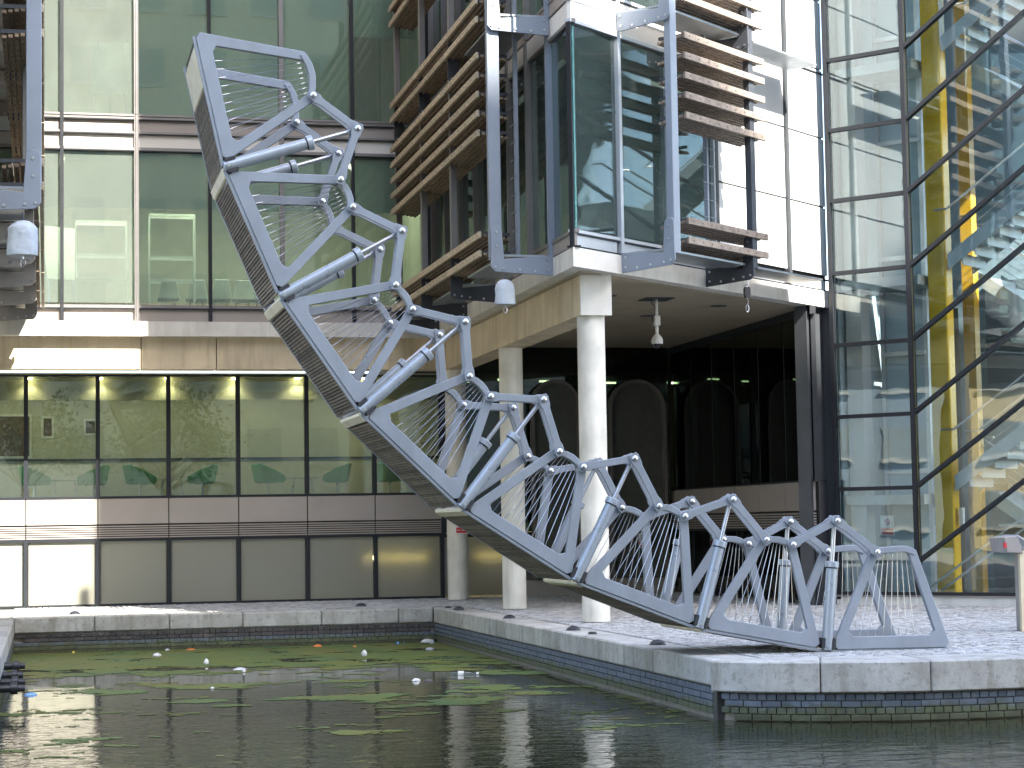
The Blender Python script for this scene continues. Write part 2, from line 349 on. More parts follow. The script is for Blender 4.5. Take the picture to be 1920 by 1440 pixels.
def coping(x0, x1, y0, y1, z0, z1, ax, lens, gap=0.012):
    a, b = (x0, x1) if ax == 'x' else (y0, y1); t = a; i = 0
    while t < b - 0.05:
        e = min(b, t + lens * random.uniform(0.9, 1.12)); e = b if b - e < 0.4 else e
        mb = MB(); j = random.uniform(-.004, .004); dz = random.uniform(-.004, .004)
        if ax == 'x': mb.box(t, e - gap, y0 + j, y1, z0, z1 + dz)
        else: mb.box(x0 + j, x1, t, e - gap, z0, z1 + dz)
        mb.build('coping_stone', 'coping_stone', quay, bevel=0.02)
        t = e
coping(XL + .02, XR - .03, YBK - .03, YBK + .62, -.285, 0, 'x', 1.5)                 # back of the inlet
coping(XR - .03, XR + .55, 21.60, YBK - .04, -.29, 0.002, 'y', 1.15)                 # right side
a0 = 0.0
for L_ in (1.22, 1.18, 1.25, 1.2, 1.22, 1.2):                                         # basin front, following the bow
    o_, i_ = [], []
    for k in range(9):
        p, d = front_at(a0 + (L_ - .012) * k / 8); nn = np.array([-d[1], d[0]]); o_.append((p[0] - nn[0] * .1, p[1] - nn[1] * .1)); q = p + nn * .8; i_.append((max(q[0], XR + .56), max(q[1], 21.3)))
    if a0 == 0: i_ = [(XR + .02, 21.58), (XR + .57, 21.58)] + [q for q in i_ if q[0] > XR + .6]
    MB().prism([(x, y, -.335) for x, y in o_ + i_[::-1]], (0, 0, .339 + random.uniform(-.003, .003))).build('coping_stone', 'coping_stone', quay, bevel=.016); a0 += L_
coping(XL - .62, XL + .03, 19.25, YBK - .02, -.29, 0.003, 'y', 1.2)                  # left side
# brick faces below the copings: mortar sheet, bricks proud of it
mo = MB(); mo.box(XR + .035, XR + .1, 21.55, YBK, -1.4, -.29)
pts = [front_at(k * .15) for k in range(50)]
mo.prism([(p[0] - d[1] * .055, p[1] + d[0] * .055, -1.4) for p, d in pts] + [(p[0] - d[1] * .10, p[1] + d[0] * .10, -1.4) for p, d in pts[::-1]], (0, 0, 1.06))
mo.box(XL, XR, YBK + .03, YBK + .07, -1.4, -.285); mo.box(XL - .07, XL - .03, 19.3, YBK, -1.4, -.29)
mo.build('brick_backing', 'mortar', quay)
hd = MB().box(0, .098, -.05, 0, 0, .066).mesh('brick_header', 'quay_brick', bevel=.004)
st = MB().box(0, .208, -.05, 0, 0, .066).mesh('brick_stretcher', 'quay_brick', bevel=.004)
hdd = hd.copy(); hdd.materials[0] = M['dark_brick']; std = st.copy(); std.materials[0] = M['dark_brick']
def bricks(x0, x1, yf, z_top, rows, me_h, me_s, right=False):
    for r in range(rows):
        head = r % 2 == 0; L = .108 if head else .218; z = z_top - .076 * (r + 1); x = x0 - (0 if head else .05 * (r % 4))
        while x < x1:
            if x >= x0:
                o = obj('brick', me_h if head else me_s, quay, Matrix.Translation((x, yf + random.uniform(-.004, .003), z)))
            x += L
def front_bricks(r, a, b, me_h, me_s, join=None):
    head = r % 2 == 0; L = .108 if head else .218; z = -.345 - .076 * (r + 1); t = a + (0 if head else .05 * (r % 4))
    while t < b:
        p, d = front_at(t); nn = Vector((-d[1], d[0], 0)); q = Vector((p[0], p[1], z)) + nn * (.055 + random.uniform(-.004, .003))
        T = Matrix([[d[0], nn.x, 0, q.x], [d[1], nn.y, 0, q.y], [0, 0, 1, q.z], [0, 0, 0, 1]])
        if join is None: obj('brick', me_h if head else me_s, quay, T)
        else: join.add([T @ v.co for v in (me_h if head else me_s).vertices], [tuple(f.vertices) for f in (me_h if head else me_s).polygons])
        t += L
for r in range(4): front_bricks(r, .08, 4.9, hd, st)
bricks(XL + .03, XR - .1, YBK + .03, -.295, 2, hdd, std)
rest = MB()
for r in range(4):
    z = -.295 - .076 * (r + 1); y = 21.62; L = .108 if r % 2 == 0 else .218
    while y < YBK - .05:
        q = random.uniform(-.003, .003); rest.box(XR - .012 + q, XR + .035, y, y + L - .01, z, z + .066); y += L
for r in range(2, 5):
    z = -.295 - .076 * (r + 1); x = XL + .03; L = .108 if r % 2 == 0 else .218
    while x < XR - .1:
        rest.box(x, x + L - .01, YBK - .02, YBK + .03, z, z + .066); x += L
for r in range(4, 6): front_bricks(r, .08, 6.5, hd, st, rest)
for r in range(4): front_bricks(r, 4.9, 6.5, hd, st, rest)
for r in range(5):
    z = -.295 - .076 * (r + 1); y = 19.3
    while y < YBK - .05:
        rest.box(XL - .03, XL + .005, y, y + .208, z, z + .066); y += .218
tag(rest.build('lower_bricks', 'quay_brick', quay), kind='stuff')
# corner slot: a solid black strip stands in for the groove's shade
MB().box(XR - .012, XR + .06, 21.46, 21.60, -1.4, -.29).build('groove_shade_strip', 'black_rubber', quay)

def setts():
    vs, fs, tone = [], [], []
    def put(cx, cy, ang, lx, ly, t):
        ca, sa = math.cos(ang), math.sin(ang); h = .004 + random.random() * .009; k = .86
        o = len(vs)
        for (a, b, z) in ((-1, -1, 0), (1, -1, 0), (1, 1, 0), (-1, 1, 0), (-k, -k, 1), (k, -k, 1), (k, k, 1), (-k, k, 1)):
            x, y = a * lx / 2, b * ly / 2
            vs.append((cx + x * ca - y * sa, cy + x * sa + y * ca, -.012 + (h + .008 if z else 0) + random.uniform(-.0015, .0015)))
        fs.extend([(o + 4, o + 5, o + 6, o + 7), (o, o + 1, o + 5, o + 4), (o + 1, o + 2, o + 6, o + 5), (o + 2, o + 3, o + 7, o + 6), (o + 3, o, o + 4, o + 7)])
        tone.extend([t] * 5)
    W = 1.6        # segmental arcs, one arc bay W wide, rows stepping in Y
    for bay in range(-6, 9):
        x0 = 7.2 + bay * W
        y = 19.5
        while y < 43.2:
            n = 15
            for i in range(n):
                u = (i + .5) / n * 2 - 1; a = u * .78
                cx = x0 + W / 2 + math.sin(a) / math.sin(.78) * W / 2; cy = y + (math.cos(a) - math.cos(.78)) * W / 2 / math.sin(.78)
                inside = (cx > XR + .57 and cy > max(21.32, front_y(cx) + .83)) or (XL < cx <= XR + .57 and cy > YBK + .64) or (cx <= XL and cx < XL - .64 and cy > 19.3)
                if not inside or cx > 18.5 or cy > 43.05: continue
                put(cx, cy, -a, W / n * .93, .10 * .92, min(1, max(0, random.gauss(.5, .26))))
            y += .108
    me = bpy.data.meshes.new('setts'); me.from_pydata(vs, [], fs); me.materials.append(M['sett_stone'])
    at = me.attributes.new('tone', 'FLOAT', 'FACE'); at.data.foreach_set('value', tone)
    tag(obj('setts', me, quay), kind='stuff')
setts()

# ------------------------------------------------------------------ the curling footbridge
YB, BW = 22.3, 1.53
hp = [(371, 62), (427, 311), (531.75, 552.5), (681, 767), (868, 945.5), (1081, 1082.5), (1311.75, 1171), (1550.75, 1213), (1778, 1212)]
H = [Vector((q[0], q[2])) for q in (on_y(*p, YB) for p in hp)]
LS = 1.57
H[8] = Vector((H[7].x + LS - .02, .05)); H[7].y = max(H[7].y, .065)
bridge = thing('curling_footbridge', 'pale blue-grey steel hydraulic footbridge curling up off the quay, with cable balustrades', 'footbridge', (H[7].x, YB, 0))
BI = Matrix.Translation((-H[7].x, -YB, 0))
segM = []
for i in range(8):
    a, b = H[i], H[i + 1]; e = (b - a).normalized()
    segM.append(BI @ Matrix([[e.x, 0, -e.y, a.x], [0, 1, 0, YB], [e.y, 0, e.x, a.y], [0, 0, 0, 1]]))   # local x along chord, z up from the deck
PA, PB = Vector((.619, 0, 1.105)), Vector((.955, 0, 1.106))
def frame_mesh(A, B, sl, sr):
    O = [(A.x - .055, A.z + .01), (sl, .02), (sl + .05, -.035), (sr - .05, -.035), (sr, .02), (B.x + .055, B.z + .01)]
    d1 = .125
    I = [(A.x + .05, A.z - .0), (sl + .185, .165), (sl + .245, .112), (sr - .245, .112), (sr - .185, .165), (B.x - .05, B.z - .0)]
    mb = MB(); n = 6; t = .032
    vs = [(x, -t, z) for x, z in O] + [(x, -t, z) for x, z in I] + [(x, t, z) for x, z in O] + [(x, t, z) for x, z in I]; fs = []
    for k in range(n - 1):
        fs += [(k, k + 1, n + k + 1, n + k), (2 * n + k, 3 * n + k, 3 * n + k + 1, 2 * n + k + 1), (k, 2 * n + k, 2 * n + k + 1, k + 1), (n + k, n + k + 1, 3 * n + k + 1, 3 * n + k)]
    fs += [(0, n, 3 * n, 2 * n), (n - 1, 2 * n + n - 1, 3 * n + n - 1, n + n - 1)]
    return mb.add(vs, fs).mesh('railing_frame', 'bridge_paint', bevel=.006)
def rail_mesh(A, B):
    pts = [(A.x - .03, A.z + .015), (A.x + .09, A.z + .058), ((A.x + B.x) / 2, A.z + .068), (B.x - .09, B.z + .058), (B.x + .03, B.z + .015)]
    lo = [(x, z - .075) for x, z in pts]; mb = MB(); n = 5; t = .048
    vs = [(x, -t, z) for x, z in pts + lo] + [(x, t, z) for x, z in pts + lo]; fs = []
    for k in range(n - 1):
        fs += [(k, k + 1, n + k + 1, n + k), (2 * n + k, 3 * n + k, 3 * n + k + 1, 2 * n + k + 1), (k, 2 * n + k, 2 * n + k + 1, k + 1), (n + k, n + k + 1, 3 * n + k + 1, 3 * n + k)]
    fs += [(0, n, 3 * n, 2 * n), (n - 1, 3 * n - 1, 4 * n - 1, 2 * n - 1)]
    return mb.add(vs, fs).mesh('handrail', 'bridge_paint', bevel=.006)
def cable_meshes(A, B, sl, sr, n=9):
    out = []
    for j in range(n):
        f = (j + .5) / n
        b = Vector((sl + .29 + (sr - sl - .58) * f, 0, .112)); t = Vector((A.x - .02 + (B.x - A.x + .04) * f, 0, A.z - .02))
        d = (t - b).normalized(); mb = MB(); mb.rod(b, t, .0037, 5); mb.rod(b + d * .01, b + d * .09, .0042, 6); mb.rod(t - d * .09, t - d * .05, .0042, 6)
        out.append(mb.mesh('balustrade_cable', 'steel'))
    return out
variants = {}
for k, (A, B, sl, sr) in dict(mid=(PA, PB, .075, 1.495), first=(Vector((.477, 0, 1.128)), Vector((.935, 0, 1.106)), .0, 1.47), last=(PA, Vector((1.087, 0, 1.123)), .075, 1.55)).items():
    variants[k] = (frame_mesh(A, B, sl, sr), rail_mesh(A, B), cable_meshes(A, B, sl, sr), A, B)
def link_mesh(L):
    mb = MB(); r, w, n = .056, .041, 5; pts = []
    for k in range(n + 1): a = math.pi / 2 + math.pi * k / n; pts.append((r * max(-.55, math.cos(a)) - .028, r * math.sin(a)))
    pts += [(.07, -r), (.11, -w), (L - .11, -w), (L - .07, -r)]
    for k in range(n + 1): a = -math.pi / 2 + math.pi * k / n; pts.append((L + .028 + r * min(.55, math.cos(a)), r * math.sin(a)))
    pts += [(L - .07, r), (L - .11, w), (.11, w), (.07, r)]
    return mb.prism([(x, -.011, z) for x, z in pts], (0, .022, 0)).mesh('link', 'bridge_paint', bevel=.004)
LK = .622; lkm = link_mesh(LK)
pinm = MB().lathe((0, -.125, 0), (0, 1, 0), [(0, .006), (.006, .026), (.014, .035), (.018, .038), (.024, .038), (.025, .016), (.225, .016), (.226, .038), (.232, .038), (.236, .035), (.244, .026), (.25, .006)], 12).mesh('pivot_pin', 'steel', smooth=True)
CL = 1.519
barm = MB().lathe((0, 0, -.05), (0, 0, 1), [(0, .045), (.012, .064), (.06, .066), (1.0, .066)], 18).mesh('hydraulic_cylinder', 'cylinder_paint', smooth=True)
colm = MB().lathe((0, 0, .935), (0, 0, 1), [(0, .07), (.002, .084), (.062, .084), (.07, .076), (.072, .03)], 18).mesh('collar', 'cylinder_paint', smooth=True)
gasm = MB().lathe((0, 0, .922), (0, 0, 1), [(0, .068), (.001, .0695), (.012, .0695), (.013, .068)], 18).mesh('seal_ring', 'black_rubber')
rodm = MB().lathe((0, 0, .96), (0, 0, 1), [(0, .026), (CL - .96, .026)], 12).mesh('piston_rod', 'steel', smooth=True)
capm = MB().lathe((0, -.071, 0), (0, 1, 0), [(0, .012), (.001, .026), (.142, .026), (.143, .012)], 10).mesh('base_pin', 'brushed_steel', smooth=True)
clevm = [MB().box(a, a + .035, -.06, .06, -.02, .10).mesh('clevis', 'black_rubber') for a in (-.085, .05)]
slatm = MB().box(0, .026, .03, BW - .03, -.066, -.038).mesh('slat', 'deck_wood')
edgem = MB().box(.03, 1.53, 0, .048, -.072, -.037).mesh('edge_beam', 'bridge_paint', bevel=.004)
def segmap(i, p): return segM[i] @ p
for i in range(8):
    kind = 'first' if i == 0 else 'last' if i == 7 else 'mid'
    fm, rm, cm, A, B = variants[kind]
    for side in (0, 1):
        T = segM[i] @ Matrix.Translation((0, side * BW, 0))
        fo = obj('railing_frame', fm, bridge, T)
        ro = obj('handrail', rm, bridge, T)
        for c in cm: obj('balustrade_cable', c, bridge, T)
        if i > 0: obj('pivot_pin', pinm, bridge, T @ Matrix.Translation(A))
        if i < 7: obj('pivot_pin', pinm, bridge, T @ Matrix.Translation(B))
    dp = MB().box(.13 if i else .02, 1.5, .034, BW - .034, -.034, .02)
    dpo = obj('deck_panel', dp.mesh('deck_panel', 'dark_backing'), bridge, segM[i])
    for ya in (-.02, BW - .028): obj('edge_beam', edgem, dpo, Matrix.Translation((0, ya, 0)))
    s0 = .62 if i == 0 else .16
    k = 0
    while s0 + k * .0385 < 1.51:
        obj('slat', slatm, dpo, Matrix.Translation((s0 + k * .0385, 0, random.uniform(-.002, .002)))); k += 1
    if i == 0:
        obj('landing_plate', MB().box(.12, .60, .06, BW - .06, -.07, -.036).mesh('landing_plate', 'cream_plate', bevel=.01), dpo)
    else:
        obj('hinge_plate', MB().box(.0, .13, .01, BW - .01, -.085, -.03).mesh('hinge_plate', 'cream_plate', bevel=.018), dpo)
for i in range(7):
    hw = H[i + 1]
    for side in (0, 1):
        y0 = side * BW
        pb = segmap(i, variants['first' if i == 0 else 'mid'][4]); pa = segmap(i + 1, PA)
        b2, a2 = Vector((pb.x, pb.z)), Vector((pa.x, pa.z)); mid = (a2 + b2) / 2; dd = (a2 - b2); hh = math.sqrt(max(1e-4, LK ** 2 - (dd.length / 2) ** 2))
        nrm = Vector((-dd.y, dd.x)).normalized()
        h0 = Vector((hw.x - H[7].x, hw.y))
        kx = mid + nrm * hh
        if (kx - h0).length < (mid - nrm * hh - h0).length: kx = mid - nrm * hh
        obj('pivot_pin', pinm, bridge, Matrix.Translation((kx.x, y0, kx.y)))
        for q, (s, offs) in enumerate(((b2, .066), (a2, .091))):
            e = (kx - s); ln = e.length; e.normalize()
            for sg in (-1, 1):
                obj('link', lkm, bridge, Matrix([[e.x, 0, -e.y, s.x], [0, 1, 0, y0 + sg * offs], [e.y, 0, e.x, s.y], [0, 0, 0, 1]]) @ Matrix.Diagonal((ln / LK, 1, 1, 1)))
        e = (kx - h0); ln = e.length; e.normalize()
        co = obj('hydraulic_cylinder', barm, bridge, Matrix([[e.y, 0, e.x, h0.x], [0, 1, 0, y0], [-e.x, 0, e.y, h0.y], [0, 0, 0, 1]]))
        obj('collar', colm, co); obj('seal_ring', gasm, co); obj('piston_rod', rodm, co); obj('base_pin', capm, co); obj('clevis', clevm[0], co); obj('clevis', clevm[1], co)
MB().box(.02, 1.56, -.05, BW + .05, -.06, -.045).build('base_plate', 'bridge_paint', bridge)

# ------------------------------------------------------------------ left office building
FU = Fr((0, 41.5), (1, 0), (0, -1))       # upper storeys
FL = Fr((0, 43.1), (1, 0), (0, -1))       # ground floors, set back
off = thing('office_building', 'green-glazed office building across the back of the basin, concrete beam above its lower windows', 'building', (0, 0, 0))
STO = 3.92
MX = [1.83 + 1.5 * k for k in range(-3, 5)]          # upper mullions -2.67 .. 7.83
for st_ in (0, 1):
    z = STO * st_
    for a, b in zip(MX, MX[1:]):
        FU.part('window_pane', 'glass_green', off, a + .035, b - .035, -.06, -.04, 6.24 + z, 9.40 + z)
        FU.part('spandrel_panel', 'panel_white', off, a + .04, b - .04, -.08, -.03, 9.46 + z, 9.75 + z)
        FU.part('spandrel_panel', 'panel_taupe', off, a + .04, b - .04, -.08, -.03, 9.79 + z, 10.09 + z)
        if st_ == 0: FU.part('sill_panel', 'panel_taupe', off, a + .04, b - .04, -.08, -.03, 5.86, 6.13)
    for k, x in enumerate(MX):
        wd = .045 if k % 2 else .035; m_ = 'mullion_grey' if k % 2 else 'mullion_dark'
        mb = MB(); FU.box(mb, x - wd, x + wd, -.1, .05, 5.84 + z if st_ == 0 else 10.15, 9.40 + z + .74)
        if k % 2: FU.box(mb, x - .012, x + .012, .05, .075, 5.84 + z if st_ == 0 else 10.15, 9.40 + z + .74)
        mb.build('mullion', m_, off)
    for zz in (6.13, 9.40, 9.75, 10.09):
        FU.part('transom', 'mullion_grey', off, MX[0], MX[-1], -.09, .035, zz + z, zz + z + (.06 if zz != 9.75 else .04))
        FU.part('gasket', 'mullion_dark', off, MX[0], MX[-1], -.085, .03, zz + z - .025, zz + z - .001)
FU.part('slab_edge', 'concrete_pale', off, -3, 7.90, -2.0, .27, 5.53, 5.83)
FU.part('upper_slab', 'interior_floor', off, -3, 7.9, -6.4, -.1, 9.5, 10.0)
for a, b in ((-3, 1.9), (1.92, 3.43), (3.45, 8.27)):
    FU.part('beam', 'concrete_tan', off, a, b, -.45, .05, 4.87, 5.53)
# inside the upper rooms
FU.part('room_wall', 'interior_wall', off, -3, 7.9, -5.1, -5.0, 5.83, 14)
FU.part('floor_finish', 'interior_floor', off, -3, 7.9, -5, -.12, 5.83, 6.10)
FU.part('ceiling', 'interior_ceiling', off, -3, 7.9, -5, -.12, 9.35, 9.37)
FU.part('party_wall', 'interior_wall', off, 7.8, 7.9, -5, -.12, 5.83, 14)
for k, (a, b) in enumerate(zip(MX, MX[1:])):
    if b > -1: FU.part('roller_blind', 'blind', off, a + .06, b - .06, -.165, -.15, 8.22, 9.39)
    if 1.0 < a < 6.0: FU.part('roller_blind', 'blind', off, a + .06, b - .06, -.165, -.15, 10.2, 13.3)
    elif a > 6.0: FU.part('roller_blind', 'blind', off, a + .06, b - .06, -.165, -.15, 12.0, 13.3)
MB().box(-3, 7.9, 41.5, 50, 13.95, 30).build('upper_mass', 'panel_taupe', off)
# ground floors
LX = [-.397 + 1.475 * k for k in range(-2, 7)]
for k, (a, b) in enumerate(zip(LX, LX[1:])):
    FL.part('window_pane', 'glass_low', off, a + .05, b - .05, -.06, -.04, 2.30, 4.86)
    FL.part('apron_panel', 'panel_taupe', off, a + .012, b - .012, -.05, .03, 1.72, 2.255)
    for q in range(6): FL.part('grille_slat', 'panel_taupe', off, a + .012, b - .012, -.05, .02, 1.425 + q * .047, 1.425 + q * .047 + .026)
    FL.part('frosted_pane', 'frosted_glass', off, a + .055, b - .055, -.03, -.015, .05, 1.36)
for x in LX:
    FL.part('mullion', 'mullion_dark', off, x - .045, x + .045, -.1, .045, 2.27, 4.87)
    FL.part('mullion', 'mullion_dark', off, x - .045, x + .045, -.1, .045, 0, 1.40)
for zz, h in ((2.257, .05), (1.36, .055), (0.0, .05), (4.845, .03)):
    FL.part('transom', 'mullion_dark', off, LX[0], LX[-1], -.09, .04, zz, zz + h)
FL.part('grille_backing', 'dark_backing', off, LX[0], LX[-1], -.09, -.06, 1.4, 2.26)
FL.part('floor_slab', 'interior_floor', off, -4, 13.7, -4.4, -.12, 1.62, 2.25)
FL.part('room_wall', 'interior_wall', off, -4, 9.2, -3.6, -3.5, 1.88, 4.87)
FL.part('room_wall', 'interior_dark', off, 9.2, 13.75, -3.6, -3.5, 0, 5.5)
FL.part('dado_rail', 'mullion_dark', off, -4, 9.2, -3.5, -3.46, 3.18, 3.23)
FL.part('ceiling', 'interior_ceiling', off, -4, 13.7, -4.4, -.12, 4.90, 4.93)
FL.part('bulkhead', 'interior_wall', off, -4, 9.2, -1.3, -1.2, 4.42, 4.90)
FL.part('room_wall', 'interior_wall', off, -4, 13, -2.6, -2.5, 0, 1.62)
for q, x in enumerate((-1.8, -.33, 1.15, 2.6, 4.05, 5.45, 6.95)):
    MB().lathe((x, 43.1 + 1.05, 4.86), (0, 0, 1), [(0, .06), (.03, .06)], 10).build('downlight', 'lamp_warm', off)
    ld = bpy.data.lights.new('downlight_beam', 'SPOT'); lo = bpy.data.objects.new('downlight_beam', ld); col.objects.link(lo); lo.parent = off
    lo.location = (x, 44.13, 4.84); ld.energy = 4; ld.spot_size = math.radians(130); ld.spot_blend = .6; ld.color = (1, .85, .5); ld.shadow_soft_size = .05
def ceiling_panel(x, y, z, w_):
    MB().box(x - .6, x + .6, y - .12, y + .12, z - .03, z).build('ceiling_light', 'lamp_small', off)
    ld = bpy.data.lights.new('ceiling_lamp_fill', 'AREA'); lo = bpy.data.objects.new('ceiling_lamp_fill', ld); col.objects.link(lo); lo.parent = off
    ld.shape = 'RECTANGLE'; ld.size = 1.2; ld.size_y = .24; ld.energy = w_; ld.color = (1, .96, .84); lo.location = (x, y, z - .035)
for x in (-.6, 2.0, 4.6, 7.2): ceiling_panel(x, 45.2, 4.88, .26)  # added panels that brighten the lounge chairs and back wall
for x in (1.0, 3.6, 6.2): ceiling_panel(x, 42.35, 9.34, 9)  # added panels, set near the window to light the chair backs
ceiling_panel(1.2, 43.4, 13.2, 6)
for x0, x1 in ((6.75, 8.12), (9.2, 10.6)):
    MB().rod((x0, 43.26, .90), (x1, 43.26, .90), .035, 8).build('fluorescent_tube', 'lamp_tube', off)
# back wall of the undercroft: frosted pane, dark glazing, arched openings
FL.part('frosted_pane', 'frosted_glass', off, 8.5, 9.92, -.03, -.015, .05, 1.30)
FL.part('mullion', 'mullion_dark', off, 9.92, 10.0, -.1, .04, 0, 1.4)
FL.part('low_wall', 'panel_taupe', off, 10.0, 13.74, -.35, 0, 0, .34)
FL.part('transom', 'mullion_dark', off, 8.45, 13.74, -.1, .03, 1.31, 1.40)
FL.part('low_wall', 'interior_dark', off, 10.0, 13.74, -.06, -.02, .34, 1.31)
for a, b in ((8.53, 9.95), (10.03, 11.8), (11.9, 13.7)):
    FL.part('window_pane', 'glass_dark', off, a, b, -.06, -.04, 1.42, 5.5)
for x in (8.49, 9.99, 11.85):
    FL.part('mullion', 'mullion_dark', off, x - .05, x + .05, -.1, .02, 1.4, 5.52)
for x0, x1 in ((10.53, 11.5), (12.31, 13.5)):
    cx, r = (x0 + x1) / 2, (x1 - x0) / 2; zt = 4.70; zc = zt - r; n = 18
    outr = [(cx + (r + .07) * math.cos(math.pi * k / n), zc + (r + .07) * math.sin(math.pi * k / n)) for k in range(n + 1)]
    inr = [(cx + r * math.cos(math.pi * k / n), zc + r * math.sin(math.pi * k / n)) for k in range(n + 1)]
    O = [(x1 + .07, .36)] + outr + [(x0 - .07, .36)]; I = [(x1, .36)] + inr + [(x0, .36)]; mb = MB(); m_ = len(O)
    vs = []
    for d in (43.04, 42.86): vs += [(x, d, z) for x, z in O] + [(x, d, z) for x, z in I]
    fs = []
    for k in range(m_ - 1):
        fs += [(k, k + 1, m_ + k + 1, m_ + k), (2 * m_ + k, 3 * m_ + k, 3 * m_ + k + 1, 2 * m_ + k + 1), (k, 2 * m_ + k, 2 * m_ + k + 1, k + 1), (m_ + k, m_ + k + 1, 3 * m_ + k + 1, 3 * m_ + k)]
    mb.add(vs, fs).build('arch_surround', 'arch_grey', off)
    MB().prism([(x, 43.0, z) for x, z in I], (0, .03, 0)).build('arched_door', 'interior_dark', off)
for (x, y) in ((10.2, 44.4), (11.3, 44.9), (12.4, 44.2), (13.0, 45.4), (9.4, 45.0), (11.9, 46.0)):
    MB().box(x - .14, x + .14, y - .03, y + .03, 4.86, 4.89).build('ceiling_light', 'lamp_small', off)

# ------------------------------------------------------------------ furniture behind the glass
def lounge_chair():
    t = thing('swivel_chair', '', 'chair')
    mb = MB()      # winged shell: side profile extruded, open to the front (+x)
    prof = [(-.30, .75), (-.22, .36), (-.14, .33), (.24, .33), (.30, .40), (.27, .50), (.05, .62)]
    for sg in (-1, 1): mb.prism([(x, sg * .30 - .02, z) for x, z in prof], (0, .04, 0))
    mb.prism([(-.30, -.28, .75), (-.22, -.28, .36), (-.16, -.28, .36), (-.25, -.28, .76)], (0, .56, 0))
    mb.build('shell', 'green_fabric', t, bevel=.01)
    MB().box(-.16, .26, -.27, .27, .34, .46).build('seat_cushion', 'green_fabric', t, bevel=.04)
    MB().rod((0, 0, .03), (0, 0, .34), .025, 8).build('pedestal', 'steel', t)
    MB().lathe((0, 0, 0), (0, 0, 1), [(0, .24), (.012, .24), (.03, .03)], 14).build('base', 'steel', t)
    return t
ch = lounge_chair()
cl = [(-.225, 0, 'green swivel chair with sunlit seat, nearest the left edge of the photograph'), (1.02, 1, 'second green swivel chair from the left behind the lower windows'),
      (2.016, 0, 'third green swivel chair from the left behind the lower windows'), (3.383, 1, 'fourth green swivel chair from the left behind the lower windows'),
      (4.829, 0, 'fifth green swivel chair from the left behind the lower windows'), (6.369, 1, 'sixth green swivel chair from the left, left of the inner pillar'),
      (7.555, 0, 'green swivel chair just left of the rising bridge deck')]
for k, (x, fl, lb) in enumerate(cl):
    o = ch if k == 0 else copy_tree(ch)
    o.location = (x, 44.55, 2.252); o.rotation_euler = (0, 0, math.radians(180 - 14 if fl else 14)); tag(o, lb, 'chair', 'green swivel chairs in the lounge')
def side_table():
    t = thing('side_table', '', 'table')
    MB().lathe((0, 0, .43), (0, 0, 1), [(0, .38), (.02, .38)], 20).build('table_top', 'white_plastic', t)
    for sx in (-1, 1):
        MB().path([(sx * .26, -.12, 0), (sx * .19, -.12, .43)], .012).path([(sx * .26, .12, 0), (sx * .19, .12, .43)], .012).build('leg', 'steel', t)
    return t
tb = side_table()
for k, (x, lb) in enumerate(((.42, 'small table between the first and second green chairs'), (2.72, 'small table between the third and fourth green chairs'), (5.6, 'small table between the fifth and sixth green chairs'))):
    o = tb if k == 0 else copy_tree(tb)
    o.location = (x, 44.6, 2.252); tag(o, lb, 'table', 'lounge side tables')
for x, z, w_, h_, lb in ((-.75, 3.75, .9, 1.0, 'large dark picture in pale frame at the left edge behind the lower windows'), (.05, 3.95, .28, .5, 'small framed picture behind the first lower mullion'), (1.0, 3.95, .3, .38, 'small blue-grey picture behind the second lower mullion')):
    t = thing('framed_picture', lb, 'picture', (x, 46.58, z), 0, 'pictures in the lounge')
    MB().box(-w_ / 2, w_ / 2, -.02, .01, -h_ / 2, h_ / 2).build('frame', 'white_board', t); MB().box(-w_ / 2 + .05, w_ / 2 - .05, -.03, -.02, -h_ / 2 + .05, h_ / 2 - .05).build('canvas', 'picture_dark', t)
def shell_chair():
    t = thing('shell_chair', '', 'chair'); mb = MB()
    mb.hexa([(-.23, -.22, .42), (.23, -.22, .42), (.21, .2, .40), (-.21, .2, .40), (-.24, -.22, .46), (.24, -.22, .46), (.22, .2, .44), (-.22, .2, .44)])
    mb.build('seat', 'white_plastic', t, bevel=.015)
    MB().hexa([(-.24, -.24, .42), (.24, -.24, .42), (.24, -.20, .42), (-.24, -.20, .42), (-.15, -.32, .84), (.15, -.32, .84), (.15, -.29, .84), (-.15, -.29, .84)]).build('backrest', 'white_plastic', t, bevel=.02)
    for sx in (-1, 1):
        for sy in (-1, 1): MB().rod((sx * .12, sy * .1, .42), (sx * .22, sy * .2, 0), .01, 6).build('leg', 'steel', t)
    return t
shc = shell_chair()
for k, (x, lb) in enumerate(((2.58, 'white shell chair behind the wire shelf, leftmost of five'), (3.185, 'second white shell chair, behind the right post of the wire shelf'), (3.70, 'third white shell chair, right beside the mullion'), (4.18, 'fourth white shell chair of the upstairs row'), (4.62, 'rightmost white shell chair of the upstairs row'))):
    o = shc if k == 0 else copy_tree(shc)
    o.location = (x, 43.4 + .1 * (k % 2), 6.102); tag(o, lb, 'chair', 'white shell chairs upstairs')
def wire_shelf(loc, w_, h_, lb):
    t = thing('wire_shelf', lb, 'shelf', loc, 0, 'wire shelving units upstairs')
    for sx in (0, w_):
        for sy in (0, .4): MB().rod((sx, sy, 0), (sx, sy, h_), .013, 6).build('post', 'white_plastic', t)
    for z in (.15, .75, 1.25, h_ - .03):
        mb = MB(); mb.box(0, w_, -.01, .01, z, z + .045)
        mb.box(0, w_, .39, .41, z, z + .045)
        for q in range(6): mb.box(0, w_, .06 * q + .04, .06 * q + .05, z + .02, z + .026)
        mb.build('shelf', 'white_plastic', t)
wire_shelf((.62, 42.6, 6.102), 1.05, 1.98, 'wire shelf in the sunlit upper window beside an easel')
wire_shelf((2.16, 42.8, 6.102), .95, 2.18, 'wire shelf in front of the white shell chairs')
